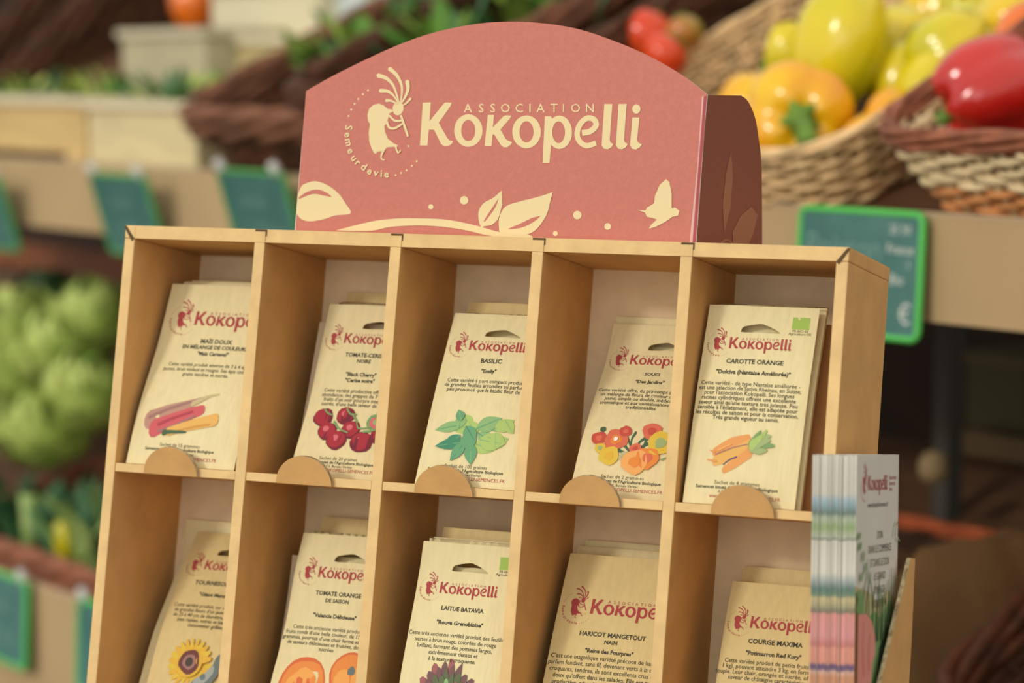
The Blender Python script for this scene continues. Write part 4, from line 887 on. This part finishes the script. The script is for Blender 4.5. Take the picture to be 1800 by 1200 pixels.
def head(label, p, r, mats_, seed, n=26, cat='lettuce', name='lettuce_head', group='lettuces on the lower shelf'):
    rnd = random.Random(seed); root = empty(name, Matrix.Translation(p), label, cat, group)
    for part, rng, mm in (('outer_leaves', (0, n), mats_[0]), ('heart_leaves', (n, n + n // 2), mats_[1])):
        mb = MB()
        for k in range(*rng):
            a = k * 2.4 + rnd.uniform(-.3, .3); inner = part == 'heart_leaves'
            el = rnd.uniform(.1, .8) if not inner else rnd.uniform(.8, 1.4)
            d = Vector((math.cos(a) * math.cos(el), math.sin(a) * math.cos(el), math.sin(el)))
            leafmesh(mb, Vector((0, 0, -r * .3)) + d * r * .08, d, (0, 0, 1) if el < 1.2 else (-math.cos(a), -math.sin(a), .3), r * rnd.uniform(.9, 1.15), r * .42, mm, .5, .3, k)
        mb.build(part, root, smooth=True)
    return root
def bunch(label, M, n, L, spread, mats_, cat, name, seed, wd=.012, stalk=None, group=None):
    rnd = random.Random(seed); root = empty(name, M, label, cat, group); mb = MB()
    for k in range(n):
        b = Vector((rnd.uniform(-spread, spread), rnd.uniform(-spread, spread) * .5, 0)); d = Vector((rnd.uniform(-.5, .5), rnd.uniform(-.3, .3), 1))
        leafmesh(mb, b, d, (rnd.uniform(-1, 1), rnd.uniform(-1, 1), .1), L * rnd.uniform(.7, 1.1), wd * rnd.uniform(.7, 1.3), mats_[k % len(mats_)], .35, .2, k, 7, 4)
    mb.build('leaves', root, smooth=True)
    if stalk:
        mb = MB()
        for k in range(max(3, n // 6)): b = Vector((rnd.uniform(-spread, spread), rnd.uniform(-spread, spread) * .5, 0)); mb.tube([b - Vector((0, 0, L * .3)), b + Vector((0, 0, L * .35))], stalk, G4, n=8)
        mb.build('stalks', root, smooth=True)
    return root
lettuce_px = [(30, 605, .03, .095, 'pale green lettuce at the left picture edge'), (165, 590, .06, .088, 'lettuce nearest the rack in the upper row'), (20, 710, -.03, .11, 'lettuce low at the left picture edge'), (150, 730, -.04, .09, 'light green lettuce touching the rack side'), (75, 790, -.08, .09, 'front lettuce above the leeks'), (100, 655, .02, .10, 'lettuce in the middle of the pile')]
for k, (u, v, n, r, lab) in enumerate(lettuce_px):
    s, nn, z = stall(u, v, n); head(lab, SW(s, nn, z), r, (G1, G2) if k % 2 else (G1, G1), k + 1)
s, nn, z = stall(85, 560, .16); head('dark green cabbage behind the lettuces', SW(s, nn, z), .085, (G3, G3), 30, cat='cabbage', name='cabbage', group='cabbages')
s, nn, z = stall(10, 590, .2)
# lower baskets at left
for lab, u, v, n, w_, d_, h_, sd, cc_ in (('dark brown basket under the lettuces beside the rack', 70, 905, .02, .50, .40, .16, 51, W_DARK),):
    s, nn, z = stall(u, v, n); basket(lab, SM(s, nn + d_ / 2 - .05, z - .12, TILT + .25), w_, d_, h_, .86, rows=12, cols=(cc_,), rim=cc_, seed=sd, rim_r=.014, rr=.0065)
s, nn, z = stall(85, 1000, NB + .03)
basket('brown basket of leeks on the lower shelf at the left edge', SM(s - .02, NB + .16, z - .06, math.radians(17)), .48, .24, .09, .88, rows=10, cols=(W_BROWN,), rim=W_RIM, seed=52, rim_r=.011, rr=.0055)
for u, v, n, m, lab in ((55, 930, NB + .10, (G5, G3), 'blue-green leek tops at the left in the brown basket'), (20, 925, NB + .12, (G3, G5), 'dark leaves at the left picture edge in the brown basket'), (165, 945, NB + .10, (G4, G5), 'pale green leaves nearest the rack in the brown basket'), (90, 925, NB + .14, (G5, G3), 'dark green leaves in the middle of the brown basket')):
    s, nn, z = stall(u, v, n); bunch(lab, SM(s, nn, z - .07), 26, .14, .035, m, 'greens', 'leafy_bunch', u, .014, stalk=None, group='leafy greens in the brown basket')
s, nn, z = stall(52, 945, NB + .07); mb = MB(); mb.tube([(0, 0, -.06), (.002, 0, 0), (.0, 0, .055)], [.009, .010, .012], G4, n=12); o = mb.build('leek_stalk', smooth=True); o.matrix_world = SM(s, nn, z); tag(o, 'pale upright leek stalk in the brown basket', 'leek')
s, nn, z = stall(122, 960, NB + .07); pepper('yellow-green pointed pepper among the leeks', SM(s, nn, z, .2), .075, .019, 3, 'yg', 61, stem=True)

# greens of the upper tier
bsg = stall(335, 240, .02)[0]
for k, (ds, n, zz) in enumerate(((.16, .2, .02), (.25, .2, .02), (.34, .18, .03), (.2, .32, .03), (.3, .34, .03), (.38, .3, .03))):
    bunch(('herb bunch nearest the front left of the brown basket', 'herb bunch in the front middle of the brown basket', 'herb bunch at the front right of the brown basket beside the header', 'herb bunch at the back left of the brown basket', 'herb bunch in the back middle of the brown basket', 'herb bunch at the back right of the brown basket')[k], SM(bsg + ds, n, shelf_z(n, ZA, .09) + zz, TILT), 34, .11, .06, (GH, G5, G2), 'herbs', 'herb_bunch', 80 + k, .016, group='leafy herbs in the brown basket')
for k, (u, v, n) in enumerate(((820, 20, .44), (930, 18, .42), (1010, 22, .40), (700, 45, .42), (1080, 4, .44))):
    s, nn, z = stall(u, v, n); bunch(('long green leaves just left of the top of the arched header', 'long green leaves right above the middle of the arched header', 'long green leaves just right of the top of the arched header', 'long green leaves behind the left shoulder of the arched header', 'long green leaves near the top edge left of the tomatoes')[k], SM(s, nn, z - .05, .3), 30, .13, .07, (GH, G2, G1), 'greens', 'leafy_bunch', 120 + k, .011, group='long green leaves above the header')
for k, (u, n) in enumerate(((30, .2), (110, .2), (180, .22), (260, .2), (340, .16), (380, .2))):
    s, nn, z = stall(u, 160, n); bunch(('leaves out of the slotted crate at the left picture edge', 'leaves out of the right half of the slotted crate', 'leaves out of the left half of the pale crate', 'leaves out of the middle of the pale crate', 'leaves at the right end of the pale crate', 'leaves between the pale crate and the brown basket')[k], SM(s, nn, z - .075), 22, .11, .06, (GH, G5, G1), 'greens', 'leafy_bunch', 140 + k, .014, group='leaves in the wooden crates')

# ---- wooden crates at upper left
PLY = mat('crate_plywood', (216, 186, 126), .75, var=.08, vscale=9, stretch=(1, 1, 6)); PLY2 = mat('crate_plywood_pale', (222, 206, 158), .75, var=.07, vscale=9, stretch=(1, 1, 6)); GREYW = mat('crate_grey_pale', (188, 180, 148), .8, var=.06, vscale=9)
RIMW = mat('crate_pale_rim', (226, 214, 180), .75)
def crate(label, M, w_, d_, h_, m, slot=True, name='wooden_crate', rimm=RIMW, group='crates of the stall'):
    root = empty(name, M, label, 'crate', group); t = .008
    for y0, y1 in ((-.5 * d_, -.5 * d_ + t), (.5 * d_ - t, .5 * d_)):
        mb = MB()
        if slot:
            a, b = .08 * h_, .20 * h_; xs = w_ * .34
            mb.box(-w_ / 2, w_ / 2, y0, y1, 0, a, m); mb.box(-w_ / 2, w_ / 2, y0, y1, b, h_ - .012, m); mb.box(-w_ / 2, -xs, y0, y1, a, b, m); mb.box(xs, w_ / 2, y0, y1, a, b, m)
        else: mb.box(-w_ / 2, w_ / 2, y0, y1, 0, h_ - .012, m)
        mb.build('long_panel', root)
    for x0, x1 in ((-w_ / 2, -w_ / 2 + t), (w_ / 2 - t, w_ / 2)):
        mb = MB(); mb.box(x0, x1, -d_ / 2 + t, d_ / 2 - t, 0, h_ - .012, m); mb.build('end_panel', root)
    mb = MB()
    for a in (-1, 1):
        mb.box(-w_ / 2 - .004, w_ / 2 + .004, a * d_ / 2 - .008, a * d_ / 2 + .008, h_ - .012, h_, rimm); mb.box(a * w_ / 2 - .008, a * w_ / 2 + .008, -d_ / 2, d_ / 2, h_ - .012, h_, rimm)
    mb.build('top_rail', root); mb = MB(); mb.box(-w_ / 2 + t, w_ / 2 - t, -d_ / 2 + t, d_ / 2 - t, 0, .006, m); mb.build('bottom', root)
def crate_px(label, ul, ur, vtop, vbot, n, d_, m, slot=False, lift=0, **kw):
    s0 = stall(ul, vtop, n)[0]; s1 = stall(ur, vtop, n)[0]; zt_ = stall((ul + ur) / 2, vtop, n)[2]; zb_ = stall((ul + ur) / 2, vbot, n)[2]
    crate(label, SM((s0 + s1) / 2, n + d_ / 2, zb_, 0), abs(s1 - s0), d_, zt_ - zb_, m, slot, **kw)
crate_px('golden plywood crate with a long slot at the far left', -60, 150, 168, 288, .02, .30, PLY, True)
crate_px('pale plywood crate between the slotted crate and the brown basket', 156, 345, 176, 300, .02, .30, PLY2)
crate_px('grey box with a pale rim standing behind the pale crate', 214, 362, 50, 168, .20, .2, GREYW, rimm=mat('crate_grey_rim', (204, 196, 168), .75))
crate_px('cream box at the top behind the dark basket edge', 372, 560, -30, 95, .33, .2, mat('box_cream', (226, 218, 184), .8))
crate_px('yellowish open box with greens under the cream box', 372, 556, 62, 150, .25, .07, mat('box_yellowish', (206, 190, 136), .8, var=.06, vscale=12))
crate_px('pale blue box at the top left of the header', 585, 700, -40, 75, .36, .2, mat('box_pale_blue', (214, 226, 228), .6))
s, nn, z = stall(340, 12, .40)
pepper('orange pepper at the top edge in the grey box', SM(s, nn, z, .2), 0.09, .034, 3, 'o', 71, stem=False)
# dark tilted baskets of the upper left
s, nn, z = stall(60, 150, .34)
basket('dark brown wicker basket leaning at the upper left corner', SM(s, .52, z + .02, TILT + .35, -.25), .5, .42, .15, .85, rows=12, cols=(W_DARK,), rim=W_DARK, seed=90, rim_r=.013, rr=.0065)
s, nn, z = stall(230, 90, .66)
basket('second dark wicker basket behind the grey box', SM(s + .05, .80, z - .02, TILT + .3, .1), .5, .36, .18, .85, rows=12, cols=(W_DARK,), rim=W_BROWN, seed=91, rim_r=.013, rr=.0065)
bb = empty('shelf_board', SM(0, .66, ZA + .19, 0), 'high back shelf board of the stall behind the baskets', 'shelf')
mb = MB(); mb.box(SL, SR, 0, .5, -.02, 0, BOARD); mb.build('board', bb)

# ---- price signs
SLATE = mat('price_slate', (60, 112, 106), .5, col2=(84, 134, 126), vscale=14, spec=.5); TAGG = mat('price_frame_green', (96, 206, 100), .45); CHALK = mat('chalk_white', (226, 232, 222), .9); CHALKF = mat('chalk_faint', (122, 160, 152), .9); CLIP = mat('clip_white', (214, 214, 210), .3)
TAGD = mat('price_frame_dark_green', (84, 168, 86), .5)
def price(label, s, n, z, W_=.148, H_=.106, frame=TAGG, lines=(), lean=.10, yaw=0, rot=0, clips=True):
    M = SM(s, n, z, -lean, yaw, rot); root = empty('price_sign', M, label, 'price sign', 'price signs clipped to the stall')
    r = .008; L = rrect(W_, H_, r, 4); mb = MB(); mb.prism(L, -.0015, .0015, SLATE, 1); mb.build('slate', root)
    mb = MB(); mb.tube([(x, 0, zz) for x, zz in rrect(W_, H_, r, 5)], .0034, frame, n=8, closed=True); mb.build('frame', root, smooth=True)
    A = Art()
    for t, x, y, sz, c in lines: A.text(t, x, y, sz, c, align='CENTER')
    if lines: A.build('chalk_writing', lambda x, y, o: Vector((x, -.0016 - o, y)), root)
    if clips:
        for sx in (-1, 1):
            mb = MB(); mb.tube([(sx * W_ * .42, -.004, H_ / 2 + .014), (sx * W_ * .42, .004, H_ / 2 - .006)], .006, CLIP, n=10); mb.build('clip', root, smooth=True)
    return root
s0 = stall(1412, 367, -.012)[0]; s1 = stall(1626, 385, -.012)[0]; z1 = stall(1626, 378, -.012)[2]; print('tag', s1 - s0)
price('slate price sign with bright green frame and a chalk euro mark, right of the rack', (s0 + s1) / 2, -.016, z1 - .053, W_=s1 - s0, lines=(('Poivron', -.018, .012, .030, CHALKF), ('doux', .012, -.008, .022, CHALKF), ('25 50', .050, .036, .011, CHALK), ('France', .051, .019, .012, CHALK), ('1', .062, .007, .009, CHALK), ('Bio', .048, -.007, .013, CHALK), ('(', .035, -.032, .022, CHALKF), ('€', .060, -.040, .024, CHALK)), lean=.05, clips=False)
for u, lab in ((243, 'blurred green price sign on the strip left of the rack corner'), (478, 'blurred green price sign on the strip just left of the header'), (-8, 'green price sign cut by the left picture edge on the upper strip')):
    s, nn, z = stall(u, 378 if u > 0 else 372, -.02)
    price(lab, s, -.034, z, frame=TAGD, lines=(('Salade', -.01, .01, .026, CHALKF), ('2,50 €', .02, -.03, .026, CHALKF)), lean=-.30, rot=0)
s, nn, z = stall(5, 1082, NB - .014); price('green price sign on the lower strip at the left picture edge', s, NB - .018, z, frame=TAGG, lines=(('Poireau', -.01, .01, .026, CHALKF), ('3 €', .03, -.03, .026, CHALKF)), lean=.04)
s, nn, z = stall(195, 1150, NB - .014); price('green-framed price sign half hidden behind the rack at lower left', s, NB - .018, z, frame=TAGG, lean=.04)

# ---- shaded produce under the upper shelf, right
SACK = mat('burlap_sack', (116, 82, 46), .95, col2=(96, 72, 42), vscale=10, bump=.3, bscale=300)  # sack colour darkened to carry the shade under the shelf
WSH = mat('willow_shaded', (66, 46, 30), .8, var=.25, vscale=30)  # willow darkened, the shade under the shelf is in its colour
s, nn, z = stall(1690, 880, .30)
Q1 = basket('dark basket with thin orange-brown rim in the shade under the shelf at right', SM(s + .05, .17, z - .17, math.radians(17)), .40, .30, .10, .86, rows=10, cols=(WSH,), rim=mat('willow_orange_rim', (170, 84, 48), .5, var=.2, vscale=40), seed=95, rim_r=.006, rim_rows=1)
def lump(label, M, rx, ry, rz, m, seed, name, cat, amp=.18):
    v = []; NT, NP = 24, 40
    for i in range(NT + 1):
        t = PI * i / NT
        for k in range(NP):
            a = 2 * PI * k / NP; q = Vector((math.sin(t) * math.cos(a), math.sin(t) * math.sin(a), math.cos(t))); g = 1 + amp * noise.noise(q * 1.8 + Vector((seed, 0, 0))) + amp * .5 * noise.noise(Vector((q.x * 5, q.y * 5, q.z * 2)) + Vector((0, seed, 0)))
            v.append((q.x * rx * g, q.y * ry * g, max(-.75, q.z) * rz * g))
    mb = MB(); mb.add(v, [(i * NP + k, i * NP + (k + 1) % NP, (i + 1) * NP + (k + 1) % NP, (i + 1) * NP + k) for i in range(NT) for k in range(NP)], m); o = mb.build(name, smooth=True); o.matrix_world = M; return tag(o, label, cat)
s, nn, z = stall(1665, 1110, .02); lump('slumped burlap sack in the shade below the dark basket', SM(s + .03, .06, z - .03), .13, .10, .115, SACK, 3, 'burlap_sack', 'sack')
s, nn, z = stall(1640, 1215, NB + .1)
basket('brown basket rim rising at the bottom right corner', SM(s + .20, NB + .32, z - .025, math.radians(27)), .42, .40, .10, .86, rows=10, cols=(W_DARK,), rim=mat('willow_dark_orange', (96, 54, 32), .6, var=.4, vscale=30), seed=96, rim_r=.009)
def plank(label, ul, ur, vt, vb, n, m, name, cat, t=.02):
    s0, s1 = stall(ul, vt, n)[0], stall(ur, vt, n)[0]; zt_, zb_ = stall((ul + ur) / 2, vt, n)[2], stall((ul + ur) / 2, vb, n)[2]
    mb = MB(); mb.box(-abs(s1 - s0) / 2, abs(s1 - s0) / 2, 0, t, 0, zt_ - zb_, m); o = mb.build(name); o.matrix_world = SM((s0 + s1) / 2, n, zb_); return tag(o, label, cat)
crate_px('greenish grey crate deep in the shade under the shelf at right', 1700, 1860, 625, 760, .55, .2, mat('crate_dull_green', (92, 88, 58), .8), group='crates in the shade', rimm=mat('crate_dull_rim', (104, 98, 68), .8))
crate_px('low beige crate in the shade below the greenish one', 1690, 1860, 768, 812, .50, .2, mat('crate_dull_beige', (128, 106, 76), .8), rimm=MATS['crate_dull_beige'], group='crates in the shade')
plank('orange-brown wooden crossbar under the upper shelf at left', -60, 330, 438, 488, .30, mat('wood_orange_brown', (132, 78, 46), .7, var=.3, vscale=8), 'wooden_crossbar', 'crossbar')
plank('dull tan back panel behind the lettuces', -60, 330, 505, 640, .42, mat('panel_tan', (112, 92, 62), .8, var=.1, vscale=8), 'back_panel_board', 'panel')
s, nn, z = stall(1668, 660, .36); o = MB(); o.box(-.011, .011, -.011, .011, 0, z + .12, METAL); p = o.build('shelf_post'); p.matrix_world = SM(s, .36, 0); tag(p, 'grey metal post in the shade under the shelf right of the price sign', 'post')
s, nn, z = stall(1640, 822, .28); tomato_ = lump('pale round onion at the rim of the dark basket in the shade', SM(s, .28, z), .015, .015, .018, mat('onion_pale', (150, 128, 92), .6), 5, 'onion', 'onion', .05)
